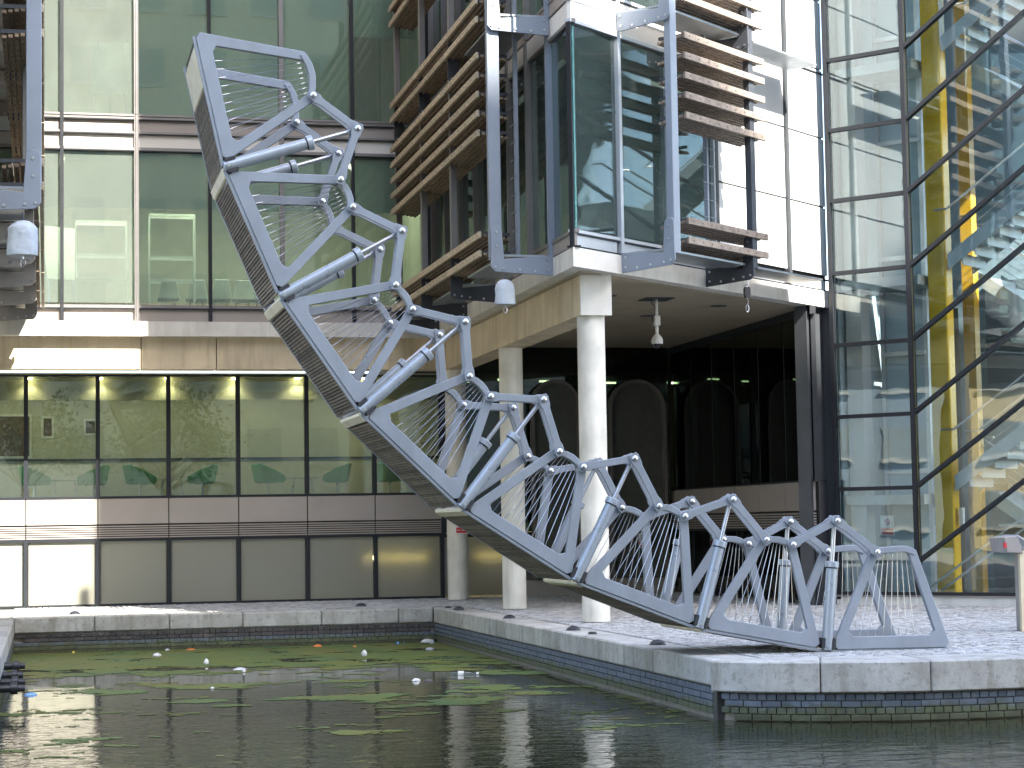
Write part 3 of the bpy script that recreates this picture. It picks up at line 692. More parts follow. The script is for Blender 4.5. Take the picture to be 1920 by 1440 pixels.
def easel(loc, rz, lb):
    t = thing('flip_chart_easel', lb, 'easel', loc, rz, 'flip chart easels')
    MB().hexa([(-.36, -.02, .85), (.36, -.02, .85), (.36, .0, .85), (-.36, .0, .85), (-.40, .18, 2.0), (.40, .18, 2.0), (.40, .2, 2.0), (-.40, .2, 2.0)]).build('board', 'white_board', t)
    for x0, x1, y1 in ((-.34, -.28, -.05), (.34, .28, -.05), (0, 0, .65)): MB().rod((x0, y1, 0), (x1 * .9, .18, 2.0), .013, 6).build('leg', 'brushed_steel', t)
easel((1.35, 42.9, 10.03), 0, 'flip chart easel in the top left sunlit window'); easel((.35, 43.5, 6.102), .5, 'flip chart easel behind the wire shelf in the sunlit window')
for x, lb in ((.95, 'orange low seat under the top floor easel, left'), (1.55, 'orange low seat under the top floor easel, right')):
    t = thing('low_seat', lb, 'seat', (x, 43.6, 10.03), 0, 'orange low seats'); MB().box(-.25, .25, -.25, .25, .1, .42).build('cushion', 'orange_fabric', t, bevel=.05); MB().box(-.2, .2, -.2, .2, 0, .1).build('base', 'mullion_dark', t)

# ------------------------------------------------------------------ projecting office wing on columns
CX, CY = 7.92, 29.56
UX, UY = 0.7645, 0.6446
W_ = thing('office_wing', 'angular glazed office wing on round concrete columns, wrapped in timber sun louvres', 'building', (0, 0, 0))
FS = Fr((CX, 0), (0, 1), (-1, 0))                  # left face, s = world Y
FF = Fr((CX, CY), (UX, UY), (UY, -UX))             # slanting front face
SE = 8.43
def fp(s, d=0): q = FF.p(s, d, 0); return (q.x, q.y)
plan = [(CX, CY), fp(SE), (fp(SE)[0], 43.1), (CX, 43.1)]
MB().prism([(x, y, 5.52) for x, y in plan], (0, 0, .30)).build('slab', 'concrete_pale', W_)
ins = [(CX + .16, CY + .30), (fp(SE - .2, -.2)), (fp(SE)[0] - .1, 43.0), (CX + .16, 43.0)]
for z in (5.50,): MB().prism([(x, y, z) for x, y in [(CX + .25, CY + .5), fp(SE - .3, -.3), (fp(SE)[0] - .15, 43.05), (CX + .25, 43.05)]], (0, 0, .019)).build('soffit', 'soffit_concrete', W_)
for z in (9.42, 13.34): MB().prism([(x, y, z) for x, y in ins], (0, 0, .62)).build('floor_slab', 'interior_dark', W_)
MB().prism([(x, y, 14.2) for x, y in plan], (0, 0, 16)).build('upper_mass', 'panel_taupe', W_)
MB().box(11.2, 14.0, 36.2, 43, 5.85, 14).build('core_wall', 'interior_teal', W_)
MB().box(CX + .2, 14, CY + .6, 43, 5.82, 5.84).build('floor_finish', 'interior_floor', W_) if False else None
SY = [29.62 + 1.425 * k for k in range(9)]; SY[-1] = 41.0
FU_ = [0.06, 1.41, 2.87, 4.33]
for st_ in (0, 1):
    z = STO * st_
    for a, b in zip(SY, SY[1:]):
        FS.part('window_pane', 'glass_bay', W_, a + .05, b - .05, -.10, -.08, 6.13 + z, 9.36 + z)
        FS.part('spandrel_panel', 'panel_taupe', W_, a + .03, b - .03, -.09, -.05, 5.86 + z, 6.06 + z)
        if st_ == 0: FS.part('spandrel_panel', 'panel_white', W_, a + .02, b - .02, -.09, -.02, 9.40, 9.70)
    for k, a in enumerate(SY):
        if k == 0: continue
        FS.part('mullion', 'mast_paint' if k < 2 else 'mullion_grey', W_, a - .04, a + .04, -.25, .02 if k else -.01, 5.84 + z, 9.72 + z)
    for zz in (6.06, 9.36): FS.part('transom', 'mullion_grey', W_, SY[0], SY[-1], -.12, -.03, zz + z, zz + z + .06)
    for a, b in zip(FU_, FU_[1:]):
        FF.part('window_pane', 'glass_bay', W_, a + .05, b - .05, -.10, -.08, 6.13 + z, 9.36 + z)
        FF.part('spandrel_panel', 'panel_metal', W_, a + .03, b - .10, -.09, -.06, 5.86 + z, 6.06 + z)
        if st_ == 0:
            FF.part('spandrel_panel', 'panel_white', W_, a + .01, b - .01, -.09, -.02, 9.40, 9.70); FF.part('spandrel_panel', 'panel_white', W_, a + .02, b - .02, -.09, -.05, 9.74, 9.98)
    for k, a in enumerate(FU_):
        FF.part('mullion', 'mullion_dark' if k == 0 else 'panel_metal', W_, a - (.025 if k == 0 else .04), a + (-.0 if k == 0 else .04), -.09 if k == 0 else -.22, -.01, 5.84 + z, (9.36 if k == 0 else 9.72) + z)
    for zz in (6.06, 9.36, 9.70): FF.part('transom', 'panel_metal', W_, .04, FU_[-1], -.12, -.03 if zz < 7 else -.01, zz + z, zz + z + (.05 if zz < 9.5 else .035))
    FF.part('gasket', 'mullion_dark', W_, .04, SE, -.11, -.035, 6.03 + z, 6.06 + z)
FF.part('drip_gap', 'mullion_dark', W_, .02, SE, -.13, -.02, 5.82, 5.85); FS.part('drip_gap', 'mullion_dark', W_, CY + .02, 41, -.13, -.02, 5.82, 5.85)
# white rainscreen between the bay and the stair tower
for a, b in ((4.42, 6.86), (6.98, 8.40)):
    FF.part('spandrel_panel', 'panel_metal', W_, a, b - .1, -.09, -.06, 5.86, 6.05)
    for k in range(6):
        z0 = 6.13 + 1.335 * k - (0 if k == 0 else .02)
        FF.part('cladding_panel', 'rainscreen_white', W_, a, b, -.10, -.05, 6.13 + 1.31 * k, 6.13 + 1.31 * (k + 1) - .035)
FF.part('cladding_backing', 'dark_backing', W_, 4.36, SE, -.2, -.11, 5.86, 14)
for s in (4.38, 6.92): FF.part('mullion', 'pier_grey', W_, s - .045, s + .045, -.12, .0, 5.86, 14)
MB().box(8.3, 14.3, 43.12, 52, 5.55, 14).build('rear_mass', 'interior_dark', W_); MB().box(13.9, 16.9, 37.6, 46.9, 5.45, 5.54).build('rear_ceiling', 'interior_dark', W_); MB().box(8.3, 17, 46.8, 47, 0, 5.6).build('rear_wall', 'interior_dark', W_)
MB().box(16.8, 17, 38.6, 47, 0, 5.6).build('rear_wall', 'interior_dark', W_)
# columns, beam, capital
for y in (30.73, 36.41, 41.63):
    MB().lathe((8.5, y, .015), (0, 0, 1), [(0, .222), (4.86, .222)], 28).build('column', 'column_concrete', W_, smooth=True)
MB().lathe((8.5, 30.73, .0), (0, 0, 1), [(0, .20), (.016, .20)], 20).build('column_foot', 'dark_backing', W_)
MB().box(8.27, 8.76, 30.5, 41.9, 4.87, 5.519).build('beam', 'concrete_tan', W_)
MB().box(8.262, 8.775, 30.45, 30.499, 4.86, 5.518).build('beam_end', 'concrete_pale', W_)
# right wall of the undercroft
FD = Fr((13.75, 0), (0, 1), (-1, 0))
for a, b in zip([34.6 + 1.42 * k for k in range(6)], [34.6 + 1.42 * (k + 1) for k in range(6)]):
    FD.part('window_pane', 'glass_dark', W_, a + .03, b - .03, -.05, -.03, 2.31, 5.36)
    FD.part('apron_panel', 'panel_taupe', W_, a + .01, b - .01, -.05, .02, 1.74, 2.27)
    for q in range(6): FD.part('grille_slat', 'panel_taupe', W_, a, b, -.05, .01, 1.42 + q * .05, 1.42 + q * .05 + .03)
    FD.part('frosted_pane', 'glass_dark', W_, a + .03, b - .03, -.05, -.03, .06, 1.36)
    FD.part('mullion', 'mullion_dark', W_, a - .03, a + .03, -.12, -.0, .0, 1.4); FD.part('mullion', 'mullion_dark', W_, a - .018, a + .018, -.12, -.028, 2.28, 5.4)
FD.part('transom', 'mullion_dark', W_, 34.5, 43.1, -.1, .015, 5.36, 5.52); FD.part('transom', 'mullion_dark', W_, 34.5, 43.1, -.1, .012, 2.27, 2.31); FD.part('transom', 'mullion_dark', W_, 34.5, 43.1, -.1, .012, 1.36, 1.41)
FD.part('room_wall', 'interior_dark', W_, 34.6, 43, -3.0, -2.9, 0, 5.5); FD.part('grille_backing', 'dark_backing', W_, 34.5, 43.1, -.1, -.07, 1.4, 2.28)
for y0 in (36.6, 38.4): FD.part('reflection_panel', 'amber_paint', W_, y0, y0 + .8, -2.89, -2.85, 2.3, 4.3)  # solid panels stand in for yellow panels reflected in the glass
ld = bpy.data.lights.new('room_fill_glow', 'AREA'); lo = bpy.data.objects.new('room_fill_glow', ld); col.objects.link(lo); lo.parent = W_; ld.size = .5; ld.energy = 2.0; ld.color = (1, .95, .8); lo.location = (15.6, 38.8, 5.3)  # added fill so the room shows dimly through the dark glass
MB().box(15.35, 15.85, 38.55, 39.05, 5.33, 5.36).build('room_fill_panel', 'lamp_small', W_)
FF.part('pier', 'pier_grey', W_, 7.72, SE - .05, -.35, -.12, 0, 5.515); FF.part('pier', 'pier_grey', W_, 7.62, 7.71, -.35, -.10, 0, 5.515)
for z in (1.35, 2.27): FF.part('pier_joint', 'mullion_dark', W_, 7.73, SE - .06, -.34, -.115, z, z + .025)

# sun screens: masts, brackets, louvres, ladders
ROWS = [6.03, 6.34, 8.04, 8.37, 8.69, 9.01, 9.34]
ROWS = ROWS + [r + STO for r in ROWS]
def louvre_mesh(L, pale, dark):
    # fascia board in front, slatted underside raked inwards, bolt heads
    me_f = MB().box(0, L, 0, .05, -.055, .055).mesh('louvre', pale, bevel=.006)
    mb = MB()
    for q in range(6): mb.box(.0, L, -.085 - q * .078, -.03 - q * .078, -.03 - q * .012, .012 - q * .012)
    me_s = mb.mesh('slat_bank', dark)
    mb = MB(); n = max(2, int(L / .28))
    for k in range(n):
        x = L * (k + .5) / n; mb.rod((x, .05, 0), (x, .056, 0), .012, 6)
        for q in range(6): mb.rod((x, -.058 - q * .078, -.028 - q * .012), (x, -.058 - q * .078, -.036 - q * .012), .014, 6)
    for x in (.1, L - .1): mb.box(x - .02, x + .02, -.50, -.02, .0, .05)
    return me_f, me_s, mb.mesh('louvre_bracket', 'bracket_dark')
def screen(fr, bays, d, parent, pale, dark, sgn=1):
    cache = {}
    for (s0, s1) in bays:
        L = round(abs(s1 - s0), 3)
        if L not in cache: cache[L] = louvre_mesh(L, pale, dark)
        f, s_, b_ = cache[L]
        for z in ROWS:
            T = Matrix.Translation(fr.p(s0, d, z)) @ Matrix([[fr.x.x, fr.y.x, 0, 0], [fr.x.y, fr.y.y, 0, 0], [0, 0, 1, 0], [0, 0, 0, 1]])
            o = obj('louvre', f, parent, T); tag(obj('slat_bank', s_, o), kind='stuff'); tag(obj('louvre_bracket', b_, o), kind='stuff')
def mast_set(fr, s, d, parent, w=.19, dh=.06, mast='mast_paint', arm='mast_paint'):
    fr.part('mast', mast, parent, s - w / 2, s + w / 2, d - dh, d + dh, 5.78, 14.0, bevel=.008)
    for lv in (0, 1):
        z = STO * lv - (.02 if lv else 0)
        mb = MB(); t = .03
        poly = [(0.0, 5.53), (0.0, 5.86), (d - .12, 5.79), (d - .085, 6.28), (d - .04, 6.33), (d + .05, 6.33), (d + .09, 6.28), (d + .10, 5.66), (d + .03, 5.585)]
        mb.prism([fr.p(s - w / 2 - .035 - t, dd, zz + z) for dd, zz in poly], fr.x * t)
        br = mb.build('bracket', arm, parent, bevel=.006)
        mb = MB()
        for dd, zz in ((d, 6.22), (d, 6.0), (.08, 5.78), (.08, 5.62), (.3, 5.6), (.55, 5.62), (d + .03, 5.66), (d - .1, 5.64)):
            q = fr.p(s - w / 2 - .035 - t, dd, zz + z); mb.rod(q, q - fr.x * .014, .02, 8)
        tag(mb.build('bolt_heads', 'brushed_steel', br), kind='stuff')
        fr.part('walkway_grating', 'grating', parent, s - .1, s + 2.7, .12, d - .12, 5.83 + z, 5.865 + z)
def ladder(fr, s, d, parent):
    mb = MB(); fr.box(mb, s - .025, s + .025, d - .05, d + .02, 5.87, 14); fr.box(mb, s + .06, s + .075, d - .06, d - .02, 5.87, 14)
    o = mb.build('ladder_rail', 'mast_paint', parent)
    for k in range(28):
        z = 6.05 + .29 * k; mb = MB(); mb.path([fr.p(s - .17, d + .03, z + .02), fr.p(s - .16, d + .03, z), fr.p(s + .2, d + .03, z), fr.p(s + .21, d + .03, z + .02)], .008, 5); mb.build('rung', 'mast_paint', o)
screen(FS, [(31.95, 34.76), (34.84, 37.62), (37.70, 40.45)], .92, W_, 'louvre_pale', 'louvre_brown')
for s, arm in ((30.95, 'mast_paint'), (34.05, 'bracket_dark'), (36.9, 'bracket_dark'), (39.7, 'bracket_dark')):
    if s < 31: mast_set(FS, s, .92, W_, .12, .10)
    else: mast_set(FS, s + .75, .80, W_, .12, mast='mullion_grey', arm=arm)
ladder(FS, 31.42, .45, W_)
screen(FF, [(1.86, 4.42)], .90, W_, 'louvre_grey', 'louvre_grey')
mast_set(FF, 1.50, .90, W_); mast_set(FF, 4.05, .84, W_, .15, mast='bracket_dark', arm='bracket_dark')
ladder(FF, 3.45, .35, W_)
# second wing, seen edge-on at the left edge
W2 = thing('office_wing', 'second louvred office wing seen edge-on at the left edge of the photograph', 'building', (0, 0, 0))
FS2 = Fr((-1.05, 0), (0, 1), (1, 0))
MB().box(-9, -1.05, 24.3, 43, 5.52, 5.82).build('slab', 'concrete_pale', W2); MB().box(-9, -1.05, 24.3, 43, 14.2, 30).build('upper_mass', 'panel_taupe', W2)
for a in [24.4 + 1.425 * k for k in range(12)]:
    FS2.part('window_pane', 'glass_bay', W2, a + .05, a + 1.38, -.1, -.08, 6.13, 14); FS2.part('mullion', 'mullion_grey', W2, a - .04, a + .04, -.25, .02, 5.84, 14)
MB().box(-5, -4.8, 24.6, 43, 5.8, 14).build('room_wall', 'interior_wall', W2); MB().box(-9, -1.3, 24.5, 43, 9.4, 10.0).build('floor_slab', 'interior_dark', W2)
screen(FS2, [(26.3 + 2.82 * k, 26.3 + 2.82 * k + 2.74) for k in range(5)], .98, W2, 'louvre_pale', 'louvre_brown')
mast_set(FS2, 25.5, .90, W2, .12, arm='mast_paint')
for k in range(1, 6): mast_set(FS2, 25.5 + 2.65 * k, .80, W2, .1, mast='mullion_grey', arm='panel_taupe')
# mast of the second wing turned broadside to the canal
MB().box(-.235, -.045, 25.38, 25.46, 5.9, 14).build('mast', 'mast_paint', W2, bevel=.008)
for y in (24.0, ): pass
MB().box(-6, -1.05, 24.2, 24.28, 5.84, 14).build('end_wall', 'rainscreen_white', W2)

# ------------------------------------------------------------------ glazed stair tower
TW = thing('stair_tower', 'glass stair tower with black frames, diagonal transoms and yellow columns inside', 'building', (0, 0, 0))
T0 = fp(SE - .15, 0); T0 = (14.25, 34.70)
FT = Fr(T0, (UY, -UX), (-UX, -UY))
ZL = [.20, .78, 2.12, 3.455, 4.79, 6.13, 7.49, 8.82, 10.15, 11.49, 12.8]
TP, TE, SL = 1.575, 6.5, .685
FT.part('plinth', 'concrete_pale', TW, -.05, 7, -.3, .02, 0, .15); FT.part('plinth_cap', 'mullion_grey', TW, -.05, 7, -.3, .04, .15, .18)
def dquad(z0, z1, t0, t1, d0, d1, name, m):
    # pane between two diagonals, clipped at the base line
    poly = [(t0, z0), (t1, z0 + SL * (t1 - t0)), (t1, z1 + SL * (t1 - t0)), (t0, z1)]
    poly = [(t, max(z, .22)) for t, z in poly]
    MB().prism([FT.p(t, d0, z) for t, z in poly], FT.y * (d1 - d0)).build(name, m, TW)
for k, (z0, z1) in enumerate(zip(ZL, ZL[1:])):
    FT.part('glass_pane', 'glass_tower', TW, .05, TP - .04, -.05, -.03, z0 + .03, z1 - .03)
    for a, b in ((TP + .04, TP + 2.6), (TP + 2.62, TE)):
        if k > 0: dquad(z0 + SL * (a - TP) + .03, z1 + SL * (a - TP) - .03, a, b, -.05, -.03, 'glass_pane', 'glass_tower')
MB().prism([FT.p(t, -.05, z) for t, z in ((TP + .04, .22), (TE, .22), (TE, .78 + SL * (TE - TP)), (TP + .04, .80))], FT.y * .02).build('glass_pane', 'glass_tower', TW)
for z0, z1, t0, t1 in ((2.12 - SL * 2.5, 2.12, 0, 0),): pass
for k, z in enumerate(ZL):
    if k != 1: FT.part('transom', 'mullion_dark', TW, 0, TP, -.10, .02, z - .035, z + .035)
    if k > 0:
        L = TE - TP
        MB().hexa([FT.p(TP, -.10, z - .04), FT.p(TE, -.10, z - .04 + SL * L), FT.p(TE, .025, z - .04 + SL * L), FT.p(TP, .025, z - .04),
                   FT.p(TP, -.10, z + .04), FT.p(TE, -.10, z + .04 + SL * L), FT.p(TE, .025, z + .04 + SL * L), FT.p(TP, .025, z + .04)]).build('diagonal_transom', 'mullion_dark', TW)
FT.part('base_rail', 'mullion_dark', TW, 0, 7, -.1, .03, .18, .24)
FT.part('corner_post', 'mullion_dark', TW, TP - .04, TP + .04, -.12, .035, .18, 13); FT.part('corner_post', 'mullion_dark', TW, -.04, .04, -.12, .03, .1, 13)
FT.part('corner_closure', 'pier_grey', TW, -.30, -.045, -.62, -.125, 0, 5.51)
FT.part('stair_post', 'mullion_dark', TW, 4.18, 4.24, -.12, -.02, .2, 13)
# inside
FT.part('floor', 'tower_inner', TW, 0, 7, -5, -.3, -.01, .02)
FT.part('inner_wall', 'tower_inner', TW, -.6, 2.6, -4.1, -4.0, 0, 13); FT.part('inner_wall', 'tower_inner', TW, 2.6, 7, -4.1, -4.0, 0, 2.9); FT.part('inner_wall', 'tower_inner', TW, .0, .06, -4.0, -.15, 0, 13)
for z in (1.9, 5.9, 9.9): FT.part('landing', 'stair_metal', TW, .1, TP + .08, -1.5, -.2, z - .08, z + .10)
for t in (.5, 1.38): FT.part('lift_post', 'panel_metal', TW, t - .04, t + .04, -1.15, -1.05, 0, 13)
FT.part('lift_wall', 'tower_inner', TW, .55, 1.33, -1.16, -1.10, 0, 13)
FT.part('white_column', 'rainscreen_white', TW, .10, .42, -.7, -.35, 0, 13)
for z in (2.4, 4.6, 6.4, 8.6, 10.6): FT.part('lift_rail', 'panel_metal', TW, .5, 1.38, -1.08, -1.0, z, z + .08)
FT.part('door_recess', 'tower_inner_dark', TW, 1.35, 2.3, -3.98, -3.9, 0, 2.2); FT.part('door_recess', 'tower_inner_dark', TW, 1.35, 2.3, -3.98, -3.9, 4.2, 6.2)
FT.part('yellow_column', 'yellow_paint', TW, 1.70, 2.07, -.80, -.52, 0, 13, bevel=.02)
FT.part('yellow_column', 'amber_paint', TW, 1.90, 2.13, -1.80, -1.58, 0, 13)
def flight(t0, t1, z0, z1, d0, d1, nst, name='stair_flight', down='stair_metal'):
    mb = MB(); L = t1 - t0
    for d in (d0, d1):
        mb.hexa([FT.p(t0, d - .02, z0 - .16), FT.p(t1, d - .02, z1 - .16), FT.p(t1, d + .02, z1 - .16), FT.p(t0, d + .02, z0 - .16), FT.p(t0, d - .02, z0 + .12), FT.p(t1, d - .02, z1 + .12), FT.p(t1, d + .02, z1 + .12), FT.p(t0, d + .02, z0 + .12)])
    fo = mb.build(name, down, TW)
    for k in range(nst):
        t = t0 + L * (k + .5) / nst; z = z0 + (z1 - z0) * (k + .5) / nst; w2 = abs(L) / nst * .62
        FT.box(MB(), t - w2, t + w2, d0 + .02, d1 - .02, z - .02, z + .03).build('tread', down, fo)
        FT.box(MB(), t + (w2 if z1 > z0 else -w2) - .012, t + (w2 if z1 > z0 else -w2) + .012, d0 + .02, d1 - .02, z - .17, z - .02).build('riser', down, fo)
    mb = MB()
    for hgt in (.95, ):
        for d in (d0, d1): mb.path([FT.p(t0 - .25, d, z0 + hgt), FT.p(t0, d, z0 + hgt), FT.p(t1, d, z1 + hgt), FT.p(t1 + .25, d, z1 + hgt)], .022, 8)
    mb.build('handrail', 'brushed_steel', fo)
    mb = MB()
    for q in range(4):
        hgt = .25 + .17 * q
        mb.path([FT.p(t0, d0, z0 + hgt), FT.p(t1, d0, z1 + hgt)], .006, 5)
    mb.build('balustrade_wire', 'brushed_steel', fo)
for z in (-1.9, 2.1, 6.1, 10.1):
    if z > 0:
        flight(2.22, 4.85, z + .1, z + 1.85, -1.35, -.30, 11)
    flight(4.9, 2.0, z + 2.0, z + 4.0, -3.2, -2.0, 11)
    FT.part('landing', 'stair_metal', TW, 4.7, 6.4, -3.2, -.3, z + 1.85, z + 2.0)
for hgt, a in ((.95, 0), (.62, .3)):
    MB().path([FT.p(1.55 + a, -.35, .25), FT.p(1.55 + a + 2.0, -.35, .25 + 2.0 * SL)], .024, 8).build('handrail', 'brushed_steel', TW)
MB().path([FT.p(3.0, -.35, 1.42), FT.p(5, -.35, 1.42)], .024, 8).build('handrail', 'brushed_steel', TW)
for t in (1.63, 2.16):
    FT.part('wall_light', 'camera_white', TW, t - .035, t + .035, -.72, -.62, 1.42, 1.74)
for k in range(3): FT.part('rear_glazing', 'glass_tower', TW, 2.65 + 1.5 * k, 4.1 + 1.5 * k, -4.06, -4.04, 2.95, 13); FT.part('rear_mullion', 'panel_metal', TW, 2.58 + 1.5 * k, 2.64 + 1.5 * k, -4.1, -4.0, 2.9, 13)
FT.part('roof_glazing', 'glass_tower', TW, -.3, 7, -4.1, 0, 13.0, 13.03)

# ------------------------------------------------------------------ small things on the buildings
def text_mesh(txt, size, m):
    cu = bpy.data.curves.new('lettering', 'FONT'); cu.body = txt; cu.size = size; cu.align_x = 'CENTER'; cu.align_y = 'CENTER'; cu.extrude = .0008
    o = bpy.data.objects.new('lettering', cu); col.objects.link(o)
    me = bpy.data.meshes.new_from_object(o.evaluated_get(bpy.context.evaluated_depsgraph_get())); bpy.data.objects.remove(o)
    me.materials.append(M[m]); return me
def sign(name, label, P, ex, ey, w_, h_):
    fr = Fr((P[0], P[1]), ex, ey); t = thing(name, label, 'sign', (0, 0, 0), 0, 'small safety signs'); z = P[2]
    fr.part('plate', 'sign_white', t, -w_ / 2, w_ / 2, .0, .006, z - h_ / 2, z + h_ / 2)
    fr.part('red_band', 'sign_red', t, -w_ / 2 + .012, w_ / 2 - .012, .006, .0075, z - h_ / 2 + .012, z - h_ / 2 + h_ * .36)
    T = Matrix.Translation(fr.p(0, .0085, z - h_ * .30)) @ Matrix([[fr.x.x, 0, fr.y.x, 0], [fr.x.y, 0, fr.y.y, 0], [0, 1, 0, 0], [0, 0, 0, 1]])
    obj('lettering', text_mesh('No smoking', w_ * .16, 'sign_white'), t, T)
    mb = MB(); n = 20; vs = []; c = fr.p(0, .0075, z + h_ * .18)
    for r in (w_ * .2, w_ * .15):
        vs += [c + fr.x * math.cos(2 * math.pi * k / n) * r + Vector((0, 0, math.sin(2 * math.pi * k / n) * r)) for k in range(n)]
    mb.add(vs, [(k, (k + 1) % n, n + (k + 1) % n, n + k) for k in range(n)])
    q = Vector((0, 0, 1)); a = (fr.x - q).normalized(); b = (fr.x + q).normalized()
    mb.add([c - a * w_ * .16 - b * .008, c + a * w_ * .16 - b * .008, c + a * w_ * .16 + b * .008, c - a * w_ * .16 + b * .008], [(0, 1, 2, 3)])
    mb.build('prohibition_ring', 'sign_red', t)
sign('safety_sign', 'white and red no-smoking sign on the rear round column', (8.56, 41.385, 1.58), (1, 0), (0, -1), .30, .36)
q = FT.p(.96, -.09, 0); sign('safety_sign', 'white and red no-smoking sign on the stair tower glass', (q.x, q.y, 1.44), (UY, -UX), (-UX, -UY), .27, .36)
sign('safety_sign', 'small white and red sign beyond the near column, behind the bridge cables', (12.95, 42.72, 1.18), (1, 0), (0, -1), .26, .3)

def hoist_bag(P, lb, r=.165, h=.40):
    t = thing('hoist_cover', lb, 'hoist', P, 0, 'bagged hoists on the louvre masts')
    n = 18; prof = [(0, 1.0), (.03, 1.03), (.12, .98), (.24, .95), (.31, .90), (.36, .72), (.39, .45), (.40, .12)]; vs = []; fs = []
    for j, (z, k) in enumerate(prof):
        for i in range(n):
            a = 2 * math.pi * i / n; w = mnoise.noise(Vector((math.cos(a) * 1.7, math.sin(a) * 1.7, z * 9 + P[0]))) * .16
            vs.append((math.cos(a) * r * (k + w), math.sin(a) * r * (k + w) * .8, z * h / .4))
    for j in range(len(prof) - 1): fs += [(j * n + i, j * n + (i + 1) % n, (j + 1) * n + (i + 1) % n, (j + 1) * n + i) for i in range(n)]
    fs += [tuple(range(n - 1, -1, -1)), tuple(range((len(prof) - 1) * n, len(prof) * n))]
    MB().add(vs, fs).build('bag', 'bag_grey', t, smooth=True)
    MB().rod((0, 0, h * .98), (0, 0, h + .1), .012, 6).build('hanger', 'bracket_dark', t)
    mb = MB().rod((0, 0, -.04), (0, 0, .0), .01, 6); n = 12
    mb.path([(.028 * math.cos(2 * math.pi * k / n), 0, -.09 + .05 * math.sin(2 * math.pi * k / n)) for k in range(n + 1)], .007, 5).build('hook', 'steel', t)
hoist_bag((7.12, 30.82, 5.06), 'grey bagged hoist hanging under the louvre mast left of the near column')
hoist_bag((-.27, 25.43, 5.0), 'grey bagged hoist hanging under the mast at the left edge', .19, .44)
t = thing('retractable_lanyard', 'small black retractable lanyard block with steel hooks under the right louvre screen', 'lanyard', FF.p(3.80, .86, 0))
MB().prism([(x, -.04, z) for x, z in ((-.035, 5.27), (.035, 5.27), (.05, 5.31), (.05, 5.41), (.035, 5.45), (-.035, 5.45), (-.05, 5.41), (-.05, 5.31))], (0, .08, 0)).build('housing', 'black_rubber', t)
for zc, hh in ((5.50, .05), (5.09, .06)):
    n = 12; MB().path([(.025 * math.cos(2 * math.pi * k / n), 0, zc + hh * math.sin(2 * math.pi * k / n)) for k in range(n + 1)], .007, 5).build('hook', 'steel', t)
MB().path([(0, 0, 5.27), (.02, 0, 5.2), (.0, 0, 5.14)], .008, 5).build('lanyard', 'steel', t)
t = thing('security_camera', 'white dome security camera hanging from the concrete soffit', 'camera', (10.5, 33.6, 0))
MB().box(-.26, .26, -.26, .26, 5.485, 5.50).build('ceiling_plate', 'bracket_dark', t)
MB().rod((0, 0, 4.86), (0, 0, 5.49), .028, 10).build('pole', 'camera_white', t); MB().box(-.055, .055, -.05, .05, 5.02, 5.2).build('junction_box', 'camera_white', t, bevel=.01)
MB().lathe((0, 0, 4.70), (0, 0, 1), [(0, .10), (.05, .105), (.11, .09), (.17, .04), (.18, .03)], 16).build('housing', 'camera_white', t, smooth=True)
MB().lathe((0, 0, 4.70), (0, 0, -1), [(0, .088), (.04, .08), (.075, .05), (.09, .01)], 16).build('dome', 'dome_black', t, smooth=True)
MB().path([(-.1, 0, 5.45), (-.03, 0, 5.36), (-.02, 0, 5.25), (-.08, 0, 5.13), (-.05, 0, 5.08)], .008, 5).build('cable', 'black_rubber', t)
for k, (x, y, lb) in enumerate(((9.5, 33.2, 'recessed soffit light left of the dome camera'), (12.0, 34.6, 'recessed soffit light right of the dome camera'), (11.2, 36.4, 'recessed soffit light behind the dome camera'), (9.9, 37.6, 'recessed soffit light at the back left of the soffit'))):
    o = MB().lathe((x, y, 5.49), (0, 0, 1), [(0, .15), (.012, .16)], 18).build('soffit_light', 'bracket_dark'); tag(o, lb, 'light fitting', 'recessed soffit lights')

# quay furniture
for k, (px, py, lb) in enumerate(((955, 1160, 'black dome stud on the right quay edge, third from the inner corner'), (1075, 1182, 'black dome stud on the right quay edge left of the near column foot'), (1111, 1189, 'flat black stud on the right quay edge below the near column'), (1233, 1209, 'black dome stud on the quay edge nearest the bridge landing'), (677, 1137, 'black dome stud on the back quay edge'), (140, 1152, 'black dome stud on the sunlit back quay at the left'), (860, 1144, 'black dome stud just right of the inner quay corner'), (840, 1140, 'small black fitting beside the rear round column'))):
    p = on_z(px, py, 0); r = .10 if k not in (2, 7) else .06
    t = thing('quay_stud', lb, 'stud', (p[0], p[1], .004), random.random(), 'black studs along the quay edge')
    MB().lathe((0, 0, 0), (0, 0, 1), [(0, r), (.03, r * .96), (.055 if r > .08 else .03, r * .6), (.065 if r > .08 else .035, r * .15)], 14).build('dome', 'stud_black', t, smooth=True)
    MB().lathe((0, 0, -.002), (0, 0, 1), [(0, r * 1.15), (.01, r * 1.15)], 14).build('flange', 'stud_black', t)
t = thing('information_stand', 'taupe information stand with slanted top at the right edge of the quay', 'stand', (12.9, 25.0, 0))
MB().box(-.02, .06, -.03, .03, 0, 1.10).build('leg', 'stand_cream', t); MB().box(.06, .22, -.05, .3, 0, 1.08).build('body', 'stand_taupe', t, bevel=.01)
MB().hexa([(-.22, -.06, 1.08), (.02, -.06, 1.06), (.02, .4, 1.06), (-.22, .4, 1.08), (-.26, -.06, 1.28), (-.06, -.06, 1.30), (-.06, .4, 1.30), (-.26, .4, 1.28)]).build('lectern_panel', 'stand_taupe', t, bevel=.008)
MB().hexa([(-.06, -.05, 1.30), (.40, -.05, 1.02), (.40, .4, 1.02), (-.06, .4, 1.30), (-.05, -.05, 1.315), (.41, -.05, 1.035), (.41, .4, 1.035), (-.05, .4, 1.315)]).build('top_board', 'panel_metal', t)
